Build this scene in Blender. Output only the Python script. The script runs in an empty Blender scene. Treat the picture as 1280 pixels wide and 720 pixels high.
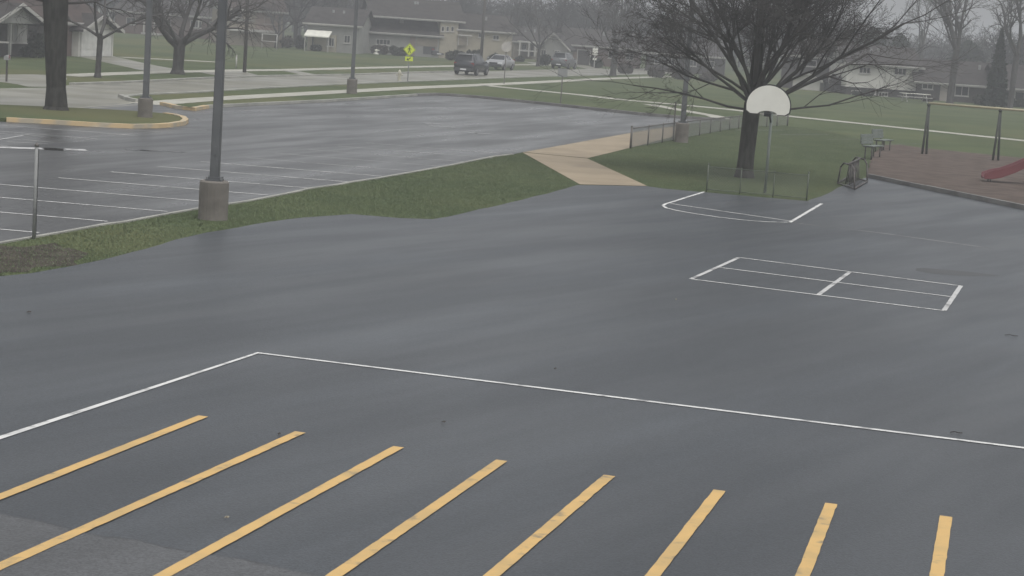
import bpy, bmesh, math, random
import numpy as np
from mathutils import Vector, Matrix
S = bpy.context.scene
COL = S.collection
R = math.radians
# ------------------------------------------------------------------ camera
F_PX, PITCH, ROLL, CAM_H = 2400.0, 0.1364, 0.0685, 4.4957
def mapdir(x, y, z):
    c, s = math.cos(ROLL), math.sin(ROLL); x, z = c*x - s*z, s*x + c*z
    c, s = math.cos(PITCH), math.sin(PITCH)
    return Vector((x, c*y + s*z, -s*y + c*z))
cam = bpy.data.cameras.new('camera'); cam_o = bpy.data.objects.new('camera', cam); COL.objects.link(cam_o)
rt, fw, up = mapdir(1, 0, 0), mapdir(0, 1, 0), mapdir(0, 0, 1)
m = Matrix((rt, up, -fw)).transposed().to_4x4(); m.translation = Vector((0, 0, CAM_H))
cam_o.matrix_world = m
cam.sensor_width = 36; cam.lens = F_PX/1280*36; cam.clip_start = .1; cam.clip_end = 4000
S.camera = cam_o
# ------------------------------------------------------------------ sky, sun, exposure
SUN_EL, SUN_ROT = R(66), R(150)
W = bpy.data.worlds.new('World'); S.world = W; W.use_nodes = True
nt = W.node_tree; nt.nodes.clear()
out = nt.nodes.new('ShaderNodeOutputWorld'); bg = nt.nodes.new('ShaderNodeBackground')
sky = nt.nodes.new('ShaderNodeTexSky'); sky.sky_type = 'NISHITA'; sky.sun_disc = False
sky.sun_elevation = SUN_EL; sky.sun_rotation = SUN_ROT; sky.air_density = 1.0; sky.dust_density = 3.0
hs = nt.nodes.new('ShaderNodeHueSaturation'); hs.inputs['Saturation'].default_value = 0.10
tc = nt.nodes.new('ShaderNodeTexCoord'); mp = nt.nodes.new('ShaderNodeMapping'); mp.inputs['Scale'].default_value = (3, 3, 9)
nz = nt.nodes.new('ShaderNodeTexNoise'); nz.inputs['Scale'].default_value = 2.2; nz.inputs['Detail'].default_value = 5
cr = nt.nodes.new('ShaderNodeMapRange'); cr.inputs[1].default_value = .3; cr.inputs[2].default_value = .7; cr.inputs[3].default_value = .95; cr.inputs[4].default_value = 1.4
mx = nt.nodes.new('ShaderNodeMix'); mx.data_type = 'RGBA'; mx.blend_type = 'MULTIPLY'; mx.inputs[0].default_value = 1
L = nt.links.new
L(tc.outputs['Generated'], mp.inputs[0]); L(mp.outputs[0], nz.inputs[0]); L(nz.outputs[0], cr.inputs[0])
L(sky.outputs[0], hs.inputs['Color']); L(hs.outputs[0], mx.inputs[6]); L(cr.outputs[0], mx.inputs[7])
L(mx.outputs[2], bg.inputs[0]); bg.inputs[1].default_value = 0.15; L(bg.outputs[0], out.inputs[0])
sl = bpy.data.lights.new('sun', 'SUN'); sl.energy = .9; sl.angle = R(60); sl.color = (1, .97, .93)
so = bpy.data.objects.new('sun', sl); COL.objects.link(so)
az = SUN_ROT
sdir = Vector((math.sin(az)*math.cos(SUN_EL), math.cos(az)*math.cos(SUN_EL), math.sin(SUN_EL)))
so.rotation_euler = (-sdir).to_track_quat('-Z', 'Y').to_euler()
S.view_settings.view_transform = 'Standard'; S.view_settings.look = 'None'
S.view_settings.exposure = 0.1; S.view_settings.gamma = 1
HAZE = 0.0018
# ------------------------------------------------------------------ helpers
def ray(px, py): return mapdir((px-640)/F_PX, 1, (360-py)/F_PX)
def P(px, py, z=0.0):
    d = ray(px, py); t = (z-CAM_H)/d.z
    return Vector((d.x*t, d.y*t, z))
def zat(px, py, g):                  # height above ground of the point seen at (px,py), standing above ground point g
    d = ray(px, py); return CAM_H + d.z/math.hypot(d.x, d.y)*math.hypot(g.x, g.y)
def tag(o, label=None, cat=None, group=None, kind=None):
    if label: o['label'] = label
    if cat: o['category'] = cat
    if group: o['group'] = group
    if kind: o['kind'] = kind
    return o
def empty(name, loc, rz=0.0, label=None, cat=None, group=None, parent=None):
    o = bpy.data.objects.new(name, None); COL.objects.link(o); o.location = loc; o.rotation_euler = (0, 0, rz)
    o.empty_display_size = .1
    if parent: o.parent = parent
    return tag(o, label, cat, group)
class MB:
    def __init__(s): s.v = []; s.f = []
    def add(s, vs, fs):
        b = len(s.v); s.v += [tuple(v) for v in vs]; s.f += [tuple(i+b for i in f) for f in fs]; return s
    def box(s, x0, x1, y0, y1, z0, z1):
        return s.add([(x0,y0,z0),(x1,y0,z0),(x1,y1,z0),(x0,y1,z0),(x0,y0,z1),(x1,y0,z1),(x1,y1,z1),(x0,y1,z1)],
                     [(0,3,2,1),(4,5,6,7),(0,1,5,4),(1,2,6,5),(2,3,7,6),(3,0,4,7)])
    def tube(s, p0, p1, r0, r1=None, n=8, caps=True):
        p0, p1 = Vector(p0), Vector(p1); r1 = r0 if r1 is None else r1
        d = (p1-p0).normalized(); a = d.orthogonal().normalized(); b = d.cross(a)
        vs = [p + (a*math.cos(2*math.pi*i/n) + b*math.sin(2*math.pi*i/n))*r for p, r in ((p0, r0), (p1, r1)) for i in range(n)]
        fs = [(i, (i+1) % n, n+(i+1) % n, n+i) for i in range(n)]
        if caps: fs += [tuple(range(n-1, -1, -1)), tuple(range(n, 2*n))]
        return s.add(vs, fs)
    def path(s, pts, r, n=6):
        for a, b in zip(pts, pts[1:]): s.tube(a, b, r, n=n)
        return s
    def lathe(s, prof, n=16, c=(0, 0, 0)):         # prof: (r,z)
        vs = [(c[0]+r*math.cos(2*math.pi*i/n), c[1]+r*math.sin(2*math.pi*i/n), c[2]+z) for r, z in prof for i in range(n)]
        fs = [(k*n+i, k*n+(i+1) % n, (k+1)*n+(i+1) % n, (k+1)*n+i) for k in range(len(prof)-1) for i in range(n)]
        fs += [tuple(range(n-1, -1, -1)), tuple((len(prof)-1)*n+i for i in range(n))]
        return s.add(vs, fs)
    def prism(s, pts, z0, z1):                      # plan polygon, counter-clockwise
        n = len(pts)
        return s.add([(p[0], p[1], z0) for p in pts] + [(p[0], p[1], z1) for p in pts],
                     [tuple(range(n-1, -1, -1)), tuple(range(n, 2*n))] + [(i, (i+1) % n, n+(i+1) % n, n+i) for i in range(n)])
    def slab(s, pts, y0, y1):                       # upright polygon in x,z from y0 (front) to y1
        n = len(pts)
        return s.add([(p[0], y0, p[1]) for p in pts] + [(p[0], y1, p[1]) for p in pts],
                     [tuple(range(n)), tuple(range(2*n-1, n-1, -1))] + [((i+1) % n, i, n+i, n+(i+1) % n) for i in range(n)])
    def build(s, name, mat, parent=None, smooth=False, bevel=0):
        me = bpy.data.meshes.new(name); me.from_pydata(s.v, [], s.f); me.update()
        bm = bmesh.new(); bm.from_mesh(me); bmesh.ops.recalc_face_normals(bm, faces=bm.faces)
        if bevel: bmesh.ops.bevel(bm, geom=list(bm.edges), offset=bevel, segments=2, affect='EDGES', clamp_overlap=True)
        bm.to_mesh(me); bm.free()
        if smooth: me.shade_smooth()
        o = bpy.data.objects.new(name, me); COL.objects.link(o)
        if mat: me.materials.append(mat)
        if parent: o.parent = parent
        return o
def raw_mesh(name, V, Fq, mat, parent=None, smooth=True):   # numpy verts, numpy faces (n,k)
    me = bpy.data.meshes.new(name); V = np.asarray(V, np.float32); Fq = np.asarray(Fq, np.int32); k = Fq.shape[1]
    me.vertices.add(len(V)); me.vertices.foreach_set('co', V.ravel())
    me.loops.add(Fq.size); me.loops.foreach_set('vertex_index', Fq.ravel())
    me.polygons.add(len(Fq)); me.polygons.foreach_set('loop_start', np.arange(0, Fq.size, k, dtype=np.int32))
    me.update(calc_edges=True); me.validate()
    if smooth: me.shade_smooth()
    if mat: me.materials.append(mat)
    o = bpy.data.objects.new(name, me); COL.objects.link(o)
    if parent: o.parent = parent
    return o
def copy_tree(o, parent=None):
    c = o.copy(); COL.objects.link(c)
    if parent: c.parent = parent
    for ch in list(o.children): copy_tree(ch, c)
    return c
# ------------------------------------------------------------------ materials
def mat(name, col, rough=.7, col2=None, scale=4.0, detail=4, bump=0.0, bscale=None, metal=0.0, spec=.5, stretch=None, rough2=None, rscale=None, lo=.35, hi=.65, col3=None, scale3=None, lo3=.5, hi3=.7):
    M = bpy.data.materials.new(name); M.use_nodes = True; t = M.node_tree; b = t.nodes['Principled BSDF']
    b.inputs['Roughness'].default_value = rough; b.inputs['Metallic'].default_value = metal; b.inputs['Specular IOR Level'].default_value = spec
    b.inputs['Base Color'].default_value = (*col, 1)
    tcn = t.nodes.new('ShaderNodeTexCoord'); mpn = t.nodes.new('ShaderNodeMapping'); t.links.new(tcn.outputs['Object'], mpn.inputs[0])
    if stretch: mpn.inputs['Scale'].default_value = stretch
    def noise(sc, lo, hi, det=detail, off=0):
        n = t.nodes.new('ShaderNodeTexNoise'); n.inputs['Scale'].default_value = sc; n.inputs['Detail'].default_value = det
        if off:
            o2 = t.nodes.new('ShaderNodeVectorMath'); o2.operation = 'ADD'; o2.inputs[1].default_value = (off, off*.7, off*.3)
            t.links.new(mpn.outputs[0], o2.inputs[0]); t.links.new(o2.outputs[0], n.inputs[0])
        else: t.links.new(mpn.outputs[0], n.inputs[0])
        r = t.nodes.new('ShaderNodeMapRange'); r.interpolation_type = 'SMOOTHSTEP'; r.inputs[1].default_value = lo; r.inputs[2].default_value = hi
        t.links.new(n.outputs[0], r.inputs[0]); return r.outputs[0]
    cur = None
    if col2:
        mi = t.nodes.new('ShaderNodeMix'); mi.data_type = 'RGBA'; mi.inputs[6].default_value = (*col, 1); mi.inputs[7].default_value = (*col2, 1)
        t.links.new(noise(scale, lo, hi), mi.inputs[0]); cur = mi.outputs[2]
    if col3:
        m3 = t.nodes.new('ShaderNodeMix'); m3.data_type = 'RGBA'; m3.inputs[7].default_value = (*col3, 1)
        if cur: t.links.new(cur, m3.inputs[6])
        else: m3.inputs[6].default_value = (*col, 1)
        t.links.new(noise(scale3, lo3, hi3, off=13.7), m3.inputs[0]); cur = m3.outputs[2]
    if cur: t.links.new(cur, b.inputs['Base Color'])
    if rough2 is not None:
        mr = t.nodes.new('ShaderNodeMapRange'); mr.inputs[3].default_value = rough; mr.inputs[4].default_value = rough2
        t.links.new(noise(rscale or scale, .35, .65, off=31.1), mr.inputs[0]); t.links.new(mr.outputs[0], b.inputs['Roughness'])
    if bump:
        bn = t.nodes.new('ShaderNodeBump'); bn.inputs['Strength'].default_value = bump; bn.inputs['Distance'].default_value = .01
        n = t.nodes.new('ShaderNodeTexNoise'); n.inputs['Scale'].default_value = bscale or scale*10; n.inputs['Detail'].default_value = 3
        t.links.new(tcn.outputs['Object'], n.inputs[0]); t.links.new(n.outputs[0], bn.inputs['Height']); t.links.new(bn.outputs[0], b.inputs['Normal'])
    return M
M = {}
M['grass'] = mat('grass', (.060,.080,.034), .95, (.084,.104,.046), .22, 6, .6, 30, spec=.15, col3=(.108,.112,.050), scale3=.06, lo3=.5, hi3=.68)
M['blade'] = mat('blade', (.132,.178,.100), .9, (.165,.206,.112), 1.2, 3, spec=.2)
M['dirt'] = mat('dirt', (.045,.038,.03), .9, (.075,.065,.05), 2.5, 5, .5, 30, spec=.2)
def paving(name, base, sheen_dir, r0, r1, seed):
    # weathered asphalt: aggregate grain, broad stains, long damp streaks with their pale sheen put into the colour
    M_ = bpy.data.materials.new(name); M_.use_nodes = True; t = M_.node_tree; b = t.nodes['Principled BSDF']; N = t.nodes.new
    tc_ = N('ShaderNodeTexCoord')
    def mapped(rot, sc, off):
        q = N('ShaderNodeMapping'); q.inputs['Rotation'].default_value = (0, 0, rot); t.links.new(tc_.outputs['Object'], q.inputs[0])
        q2 = N('ShaderNodeMapping'); q2.inputs['Scale'].default_value = sc; q2.inputs['Location'].default_value = (off, off*.6, 0); t.links.new(q.outputs[0], q2.inputs[0]); return q2.outputs[0]
    def nz_(vec, sc, det, lo, hi, a, c):
        q = N('ShaderNodeTexNoise'); q.inputs['Scale'].default_value = sc; q.inputs['Detail'].default_value = det; q.inputs['Roughness'].default_value = .6; t.links.new(vec, q.inputs[0])
        r = N('ShaderNodeMapRange'); r.interpolation_type = 'SMOOTHSTEP'; r.inputs[1].default_value = lo; r.inputs[2].default_value = hi; r.inputs[3].default_value = a; r.inputs[4].default_value = c
        t.links.new(q.outputs[0], r.inputs[0]); return r.outputs[0]
    def mul(x, y):
        q = N('ShaderNodeMath'); q.operation = 'MULTIPLY'; t.links.new(x, q.inputs[0]); t.links.new(y, q.inputs[1]); return q.outputs[0]
    iso = mapped(0, (1, 1, 1), seed); stk = mapped(-sheen_dir, (.16, 1.0, 1), seed+3)
    streak = nz_(stk, .42, 3, .44, .78, 0, 1); stain = nz_(iso, .13, 2.5, .30, .70, .88, 1.10); spots = nz_(iso, 2.1, 3, .66, .76, 1, .86)
    grain = nz_(iso, 42, 2, .30, .70, .70, 1.32); grain2 = nz_(iso, 11, 3, .3, .7, .93, 1.07)
    st = N('ShaderNodeMapRange'); st.inputs[3].default_value = .93; st.inputs[4].default_value = 1.32; t.links.new(streak, st.inputs[0])
    f = mul(mul(mul(stain, grain), mul(grain2, spots)), st.outputs[0])
    vm = N('ShaderNodeVectorMath'); vm.operation = 'SCALE'; vm.inputs[0].default_value = base; t.links.new(f, vm.inputs['Scale']); t.links.new(vm.outputs[0], b.inputs['Base Color'])
    rr1 = N('ShaderNodeMapRange'); rr1.inputs[3].default_value = r1; rr1.inputs[4].default_value = r0; t.links.new(nz_(stk, .62, 3, .30, .70, 0, 1), rr1.inputs[0]); t.links.new(rr1.outputs[0], b.inputs['Roughness'])
    bp = N('ShaderNodeBump'); bp.inputs['Strength'].default_value = .35; bp.inputs['Distance'].default_value = .006; t.links.new(grain, bp.inputs['Height']); t.links.new(bp.outputs[0], b.inputs['Normal'])
    return M_
_d = P(480, 365)-P(60, 425); SHEEN = math.atan2(_d.y, _d.x)
M['asphalt'] = paving('asphalt', (.041,.0472,.0545), SHEEN, .39, .49, 0)
M['patch'] = paving('patch', (.074,.077,.081), SHEEN, .44, .56, 9)
M['lot'] = paving('lot', (.048,.049,.051), 1.25, .26, .44, 17)
M['tar'] = mat('tar', (.018,.018,.019), .35, (.028,.028,.028), 2)
M['damp'] = mat('damp', (.030,.032,.034), .46, (.040,.042,.044), 1.5, 3, spec=.38)
M['puddle'] = mat('puddle', (.02,.021,.022), .08)
M['road'] = mat('road', (.165,.158,.122), .55, (.225,.217,.175), .3, 6, .1, 20, rough2=.35, rscale=.25, col3=(.11,.107,.09), scale3=.35, lo3=.56, hi3=.72)
M['walk'] = mat('walk', (.34,.33,.28), .7, (.41,.40,.345), .6, 4)
M['path'] = mat('path', (.27,.215,.145), .7, (.33,.265,.18), .5, 5, .15, 30, col3=(.22,.175,.125), scale3=.3, lo3=.55, hi3=.75)
M['mulch'] = mat('mulch', (.078,.060,.050), .95, (.118,.092,.078), 1.5, 6, .9, 18, spec=.15)
M['kerb'] = mat('kerb', (.36,.355,.32), .7, (.26,.26,.235), .8, 5)
M['kerb_dark'] = mat('kerb_dark', (.20,.195,.185), .75, (.13,.125,.12), .9, 5)
M['kerb_yellow'] = mat('kerb_yellow', (.56,.42,.235), .65, (.40,.35,.26), 1.6, 5, lo=.42, hi=.62)
M['white'] = mat('white', (.66,.66,.64), .6, (.52,.52,.51), 2.2, 6, lo=.45, hi=.7, col3=(.24,.24,.24), scale3=5, lo3=.52, hi3=.74)
M['worn'] = mat('worn', (.50,.50,.49), .6, (.20,.20,.20), 2.1, 6, lo=.50, hi=.70)
M['faint'] = mat('faint', (.24,.24,.24), .55, (.09,.09,.09), .9, 6, lo=.4, hi=.65)
M['yellow'] = mat('yellow', (.60,.39,.145), .6, (.50,.34,.14), 2.2, 6, lo=.4, hi=.65, col3=(.27,.21,.125), scale3=5, lo3=.56, hi3=.76)
M['concrete'] = mat('concrete', (.13,.118,.104), .85, (.175,.16,.142), 2.2, 6, .4, 25, col3=(.085,.077,.068), scale3=1.2, lo3=.55, hi3=.75)
M['pole'] = mat('pole', (.10,.105,.11), .45, (.13,.135,.14), 1.5, 4, metal=.3)
M['galv'] = mat('galv', (.15,.155,.155), .65, (.19,.195,.195), 3, 4, metal=.1)
M['rust_galv'] = mat('rust_galv', (.11,.105,.098), .6, (.15,.14,.13), 3, 4, metal=.2)
M['post_grey'] = mat('post_grey', (.21,.215,.215), .75, (.27,.275,.27), 3, 5)
M['fence_green'] = mat('fence_green', (.085,.10,.075), .75, (.10,.115,.09), 3, 4)
M['wire'] = mat('wire', (.28,.285,.28), .5, metal=.3)
M['wood_pole'] = mat('wood_pole', (.055,.05,.045), .9, (.09,.08,.072), 3, 5, .4, 20, stretch=(3,3,.3))
M['bark'] = mat('bark', (.028,.027,.024), .9, (.055,.053,.047), 4, 6, .8, 16, stretch=(2,2,.5), spec=.2)
M['bark2'] = mat('bark2', (.045,.043,.04), .9, (.08,.077,.072), 4, 6, .6, 16, stretch=(2,2,.5), spec=.2)
M['twig'] = mat('twig', (.070,.067,.065), .9, (.098,.094,.090), .6, 3, spec=.15)
M['twig_far'] = mat('twig_far', (.040,.039,.040), .9, (.060,.058,.059), .08, 3, spec=.1)
M['needle'] = mat('needle', (.016,.026,.016), .85, (.03,.045,.027), .9, 4, spec=.2)
M['shrub'] = mat('shrub', (.022,.030,.018), .85, (.05,.055,.036), 1.8, 4, spec=.2)
M['shrub_brown'] = mat('shrub_brown', (.05,.042,.034), .9, (.09,.078,.063), 1.8, 4, spec=.2)
M['brick'] = mat('brick', (.13,.085,.07), .85, (.10,.07,.06), 3, 5)
M['brick_dark'] = mat('brick_dark', (.042,.037,.034), .85, (.06,.053,.048), 3, 5)
M['brick_pink'] = mat('brick_pink', (.26,.20,.175), .85, (.20,.155,.135), 3, 5)
M['beige'] = mat('beige', (.34,.31,.24), .75, (.29,.265,.205), 1.0, 4)
M['tan'] = mat('tan', (.27,.235,.185), .8, (.22,.195,.155), 1.0, 4)
M['siding'] = mat('siding', (.60,.59,.54), .7, (.50,.49,.45), .9, 4)
M['grey_siding'] = mat('grey_siding', (.22,.22,.205), .75, (.27,.27,.25), .9, 4)
M['fascia'] = mat('fascia', (.44,.43,.40), .6, (.38,.37,.35), 2, 3)
M['shingle'] = mat('shingle', (.040,.036,.035), .9, (.060,.055,.052), 1.3, 6, .4, 9, spec=.15)
M['shingle_brown'] = mat('shingle_brown', (.075,.056,.050), .9, (.055,.043,.039), 1.3, 6, .4, 9, spec=.15)
M['glass'] = mat('glass', (.022,.025,.028), .08)
M['curtain'] = mat('curtain', (.42,.41,.38), .5, (.20,.20,.19), 2.2, 3, stretch=(6,1,.3))
M['door'] = mat('door', (.34,.31,.27), .6, (.30,.27,.24), 2, 3)
M['door_white'] = mat('door_white', (.66,.66,.62), .55, (.56,.56,.53), 1.5, 4)
M['awning'] = mat('awning', (.78,.77,.68), .6, (.70,.69,.62), 2, 3)
M['board_white'] = mat('board_white', (.74,.73,.66), .5, (.69,.68,.61), 1.6, 4)
M['black'] = mat('black', (.016,.016,.016), .5)
M['black_metal'] = mat('black_metal', (.02,.022,.022), .45, metal=.2)
M['bench'] = mat('bench', (.14,.165,.145), .6, (.18,.20,.18), 3, 4)
M['rack'] = mat('rack', (.075,.068,.065), .55, (.11,.10,.095), 4, 4, metal=.3)
M['swing_green'] = mat('swing_green', (.042,.048,.042), .7, (.065,.07,.06), 3, 4)
M['swing_beam'] = mat('swing_beam', (.42,.38,.25), .55, (.36,.33,.23), 2, 4)
M['slide_red'] = mat('slide_red', (.13,.028,.034), .5, (.165,.04,.045), 1.2, 3)
M['sign_lime'] = mat('sign_lime', (.62,.72,.05), .5, (.56,.66,.06), 3, 3)
M['sign_back'] = mat('sign_back', (.25,.255,.25), .5, (.30,.30,.30), 3, 3, metal=.2)
M['sign_pale'] = mat('sign_pale', (.45,.43,.40), .5, (.40,.38,.36), 3, 3)
M['hydrant'] = mat('hydrant', (.52,.50,.40), .5, (.45,.43,.35), 4, 3)
M['car_dark'] = mat('car_dark', (.018,.021,.025), .22, (.024,.027,.032), 1)
M['car_silver'] = mat('car_silver', (.33,.335,.34), .3, (.36,.365,.37), 1, metal=.35)
M['car_grey'] = mat('car_grey', (.14,.145,.15), .3, (.16,.165,.17), 1, metal=.3)
M['tyre'] = mat('tyre', (.014,.014,.014), .85)
M['rim'] = mat('rim', (.30,.30,.31), .35, metal=.7)
M['lamp_clear'] = mat('lamp_clear', (.70,.71,.72), .15)
M['lamp_red'] = mat('lamp_red', (.22,.012,.012), .2)
M['plate'] = mat('plate', (.70,.70,.70), .45)
M['plastic_grey'] = mat('plastic_grey', (.05,.052,.054), .6)
M['leaf_litter'] = mat('leaf_litter', (.10,.08,.05), .8, (.30,.28,.22), 30, 2)
M['twig_litter'] = mat('twig_litter', (.035,.032,.029), .8, (.05,.045,.04), 20)
_b = M['blade'].node_tree; _n = _b.nodes.new('ShaderNodeCombineXYZ'); _n.inputs[2].default_value = 1.0; _b.links.new(_n.outputs[0], _b.nodes['Principled BSDF'].inputs['Normal'])
# ------------------------------------------------------------------ ground sheets
rng = random.Random(7)
def jitter(pts, step=1.0, amp=.05, closed=True):
    o = []; n = len(pts)
    for i in range(n if closed else n-1):
        a, b = pts[i], pts[(i+1) % n]; d = (b-a).length; k = max(1, min(120, int(d/step)))
        for j in range(k):
            q = a.lerp(b, j/k); q.x += rng.uniform(-amp, amp); q.y += rng.uniform(-amp, amp); o.append(q)
    if not closed: o.append(pts[-1])
    return o
def sheet(name, px, z, mt, amp=0.0, step=1.0, world=False, parent=None):
    pts = [Vector(p) if world else P(*p) for p in px]
    if amp: pts = jitter(pts, step, amp)
    me = bpy.data.meshes.new(name); bm = bmesh.new()
    f = bm.faces.new([bm.verts.new((p.x, p.y, z)) for p in pts]); f.normal_update()
    if f.normal.z < 0: f.normal_flip()
    bmesh.ops.triangulate(bm, faces=[f]); bm.to_mesh(me); bm.free()
    me.materials.append(mt); o = bpy.data.objects.new(name, me); COL.objects.link(o)
    if parent: o.parent = parent
    else: o['kind'] = 'structure'
    return o
MB().add([(-1000,-60,0),(1000,-60,0),(1000,1600,0),(-1000,1600,0)], [(0,1,2,3)]).build('lawn', M['grass'])['kind'] = 'structure'
GRASS_EDGE = [(-140,372),(-40,352),(0,346),(40,342),(90,333),(130,325),(180,311),(220,300),(260,291),(300,284),(340,277),(380,272),(440,268),(500,273),(540,274),(575,268),(600,262),(660,248),(700,238),(723,231.5)]
BACK_EDGE = [(808,233),(830,236),(880,240.5),(945,246),(1009,251.5),(1030,244),(1050,234),(1068,227),(1085,221.5),(1180,241),(1280,262.5),(1420,292)]
pg = [P(*p) for p in GRASS_EDGE + BACK_EDGE] + [Vector((22, 40, 0)), Vector((24, -30, 0)), Vector((-24, -30, 0)), Vector((-24, 30, 0))]
sheet('playground_asphalt', jitter(pg, .6, .035), .006, M['asphalt'], world=True)
# newer paving with its wavy edge at the lower left corner
sheet('asphalt_patch', [(-60,632),(0,643.5),(50,653),(100,666),(130,672),(170,676),(205,685),(250,693),(300,700),(350,711),(400,722),(470,740),(300,800),(-200,800)], .010, M['patch'], amp=.012, step=.12)
seam = [(-40,635),(0,643.5),(50,653),(100,666),(130,672),(170,676),(205,685),(250,693),(300,700),(350,711),(400,722)]
LOT_KERB = [(-60,316),(0,304.5),(81,290.5),(129,281.5),(156,278),(199,270),(255,260),(310,252),(369,240.5),(388,236),(425,231),(440,228),(471,223.5),(505,217.5),(561,207.5),(600,199.5),(617,196),(640,193.3),(653,190.5)]
LOT_BACK = [(789,166),(825,160),(860,155),(905,150),(860,148.5),(800,143.5),(700,132.5),(600,122.5),(560,119.5),(545,119),(520,120),(470,123.5),(400,128),(330,131.3),(262,134.8),(241,138),(222,136),(205,131.5),(173,128.5),(163,130),(84,136.5),(-80,139)]
lp = [P(*p) for p in LOT_KERB + LOT_BACK] + [Vector((-40, 62, 0)), Vector((-34, 30, 0))]
sheet('parking_lot', lp, .006, M['lot'], world=True)
sheet('road', [(-120,113),(58,109.5),(90,106),(160,103.5),(260,98.3),(328,96),(438,94),(520,91),(610,89),(680,87),(762,86),(860,84.5),(860,91.5),(759,94),(680,95.8),(620,98),(520,101.8),(420,106),(328,110.5),(240,116),(180,118.5),(151,121.5),(160,125.5),(173,128),(163,129.5),(84,136),(-120,138)], .003, M['road'])
sheet('driveway_apron', [(-90,94),(40,93),(82,94.6),(84,99),(70,105),(58,108.7),(34,108.3),(22,105.5),(0,102.5),(-90,101)], .007, M['road'])
tan = empty('concrete_path', P(700, 215)); tan['kind'] = 'structure'
def loc_sheet(name, px, z, mt, root):
    o = sheet(name, [p for p in px], z, mt, parent=root); o.data.transform(Matrix.Translation(-root.location)); return o
loc_sheet('paving_slab', [(653,190.8),(725,230.8),(809,232.8),(734,198.3)], .010, M['path'], tan)
loc_sheet('paving_slab', [(654.5,190.4),(735,197.9),(789.5,184.5),(789,166.2)], .010, M['path'], tan)
loc_sheet('paving_slab', [(790,184.3),(838,172),(862,156),(825,160.2),(789.4,166.1)], .010, M['path'], tan)
M_Z = .09
sheet('mulch_bed', [(1085,221),(1087,208),(1092,194),(1104,183.5),(1125,183),(1150,187),(1200,192),(1240,196),(1300,202),(1420,212),(1420,288),(1280,260.5),(1180,239.5)], M_Z, M['mulch'], amp=.04, step=.6)
def strip(name, a, b, w, z, mt):   # a,b ground points; slightly ragged edges
    d = (b-a); k = max(2, min(90, int(d.length/.12))); d = d.normalized(); n = Vector((-d.y, d.x, 0)); mb = MB(); up_ = Vector((0, 0, z))
    for i in range(k+1):
        c = a.lerp(b, i/k)+up_; j = w*.016
        mb.v += [tuple(c+n*(w/2+rng.gauss(0, j))), tuple(c-n*(w/2+rng.gauss(0, j)))]
    mb.f = [(2*i, 2*i+1, 2*i+3, 2*i+2) for i in range(k)]
    o = mb.build(name, mt); o['kind'] = 'structure'; return o
def poly_strip(name, pts, w, z, mt, h=0.0, closed=False):
    n = len(pts); L_, R_ = [], []
    for i, p in enumerate(pts):
        a = pts[i-1] if i else p; b = pts[i+1] if i < n-1 else p
        d = (b-a).normalized(); nn = Vector((-d.y, d.x, 0)); L_.append(p+nn*w/2); R_.append(p-nn*w/2)
    mb = MB()
    if h:
        for i in range(n-1):
            mb.add([(L_[i].x,L_[i].y,0),(R_[i].x,R_[i].y,0),(R_[i+1].x,R_[i+1].y,0),(L_[i+1].x,L_[i+1].y,0),(L_[i].x,L_[i].y,h),(R_[i].x,R_[i].y,h),(R_[i+1].x,R_[i+1].y,h),(L_[i+1].x,L_[i+1].y,h)],
                   [(4,5,6,7),(0,4,7,3),(1,2,6,5)] + ([(0,1,5,4)] if i == 0 else []) + ([(3,7,6,2)] if i == n-2 else []))
    else:
        for i in range(n-1): mb.add([(q.x, q.y, z) for q in (L_[i], R_[i], R_[i+1], L_[i+1])], [(0,1,2,3)])
    o = mb.build(name, mt); o['kind'] = 'structure'; return o
poly_strip('tar_seam', [P(*p) for p in seam], .007, .014, M['tar'])
# pale kerb between the lot and the grass strip, partly overgrown
kp = [P(*p) for p in LOT_KERB[:-1]]
poly_strip('lot_kerb', kp, .10, 0, M['kerb'], .03)
poly_strip('back_kerb', [P(*p) for p in [(241,138.3),(262,134.8),(330,131.3),(400,128),(470,123.5),(520,120)]], .2, 0, M['kerb'], .13)
poly_strip('side_kerb', [P(*p) for p in [(520,120),(545,119.2),(560,119.7),(600,122.8),(700,132.8),(800,143.8),(860,148.8),(905,151)]], .25, 0, M['kerb_dark'], .15)
poly_strip('corner_kerb', [P(*p) for p in [(151,121.5),(160,125.5),(173,128.3)]], .25, 0, M['kerb'], .14)
poly_strip('corner_kerb', [P(*p) for p in [(203,131.5),(222,136),(241,138.5),(258,135.4)]], .25, 0, M['kerb_yellow'], .14)
poly_strip('road_kerb', [P(*p) for p in [(90,106),(160,103.5),(260,98.3),(328,96),(438,94),(520,91),(610,89)]], .3, 0, M['kerb'], .10)
poly_strip('road_kerb', [P(*p) for p in [(151,121.5),(180,118.5),(240,116),(328,110.5),(420,106),(520,101.8),(620,98),(680,95.8),(759,94),(860,91.5)]], .3, 0, M['kerb'], .06)
mk = [P(*p) for p in [(1085,222),(1180,241),(1280,262),(1420,292)]]
# timber edging of the mulch bed: separate sleepers butted end to end
edging = empty('timber_edging', mk[0]); edging['kind'] = 'structure'
tl = [mk[0].lerp(mk[2], t/5) for t in range(6)] + [mk[2].lerp(mk[3], t/4) for t in range(1, 4)]
for a, b in zip(tl, tl[1:]):
    d = (b-a).normalized(); n = Vector((-d.y, d.x, 0))*.075; a2, b2 = a+d*.01-mk[0], b-d*.01-mk[0]; h = rng.uniform(.13, .15)
    MB().add([a2+n, a2-n, b2-n, b2+n] + [q+Vector((0,0,h)) for q in (a2+n, a2-n, b2-n, b2+n)], [(4,5,6,7),(0,1,5,4),(1,2,6,5),(2,3,7,6),(3,0,4,7)]).build('timber', M['kerb_dark'], edging)
strip('gutter_seam', P(84, 136.2), P(164, 129.8), .16, .012, M['walk']); strip('gutter_seam', P(112, 136.0), P(172, 131.2), .14, .012, M['walk'])
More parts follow.
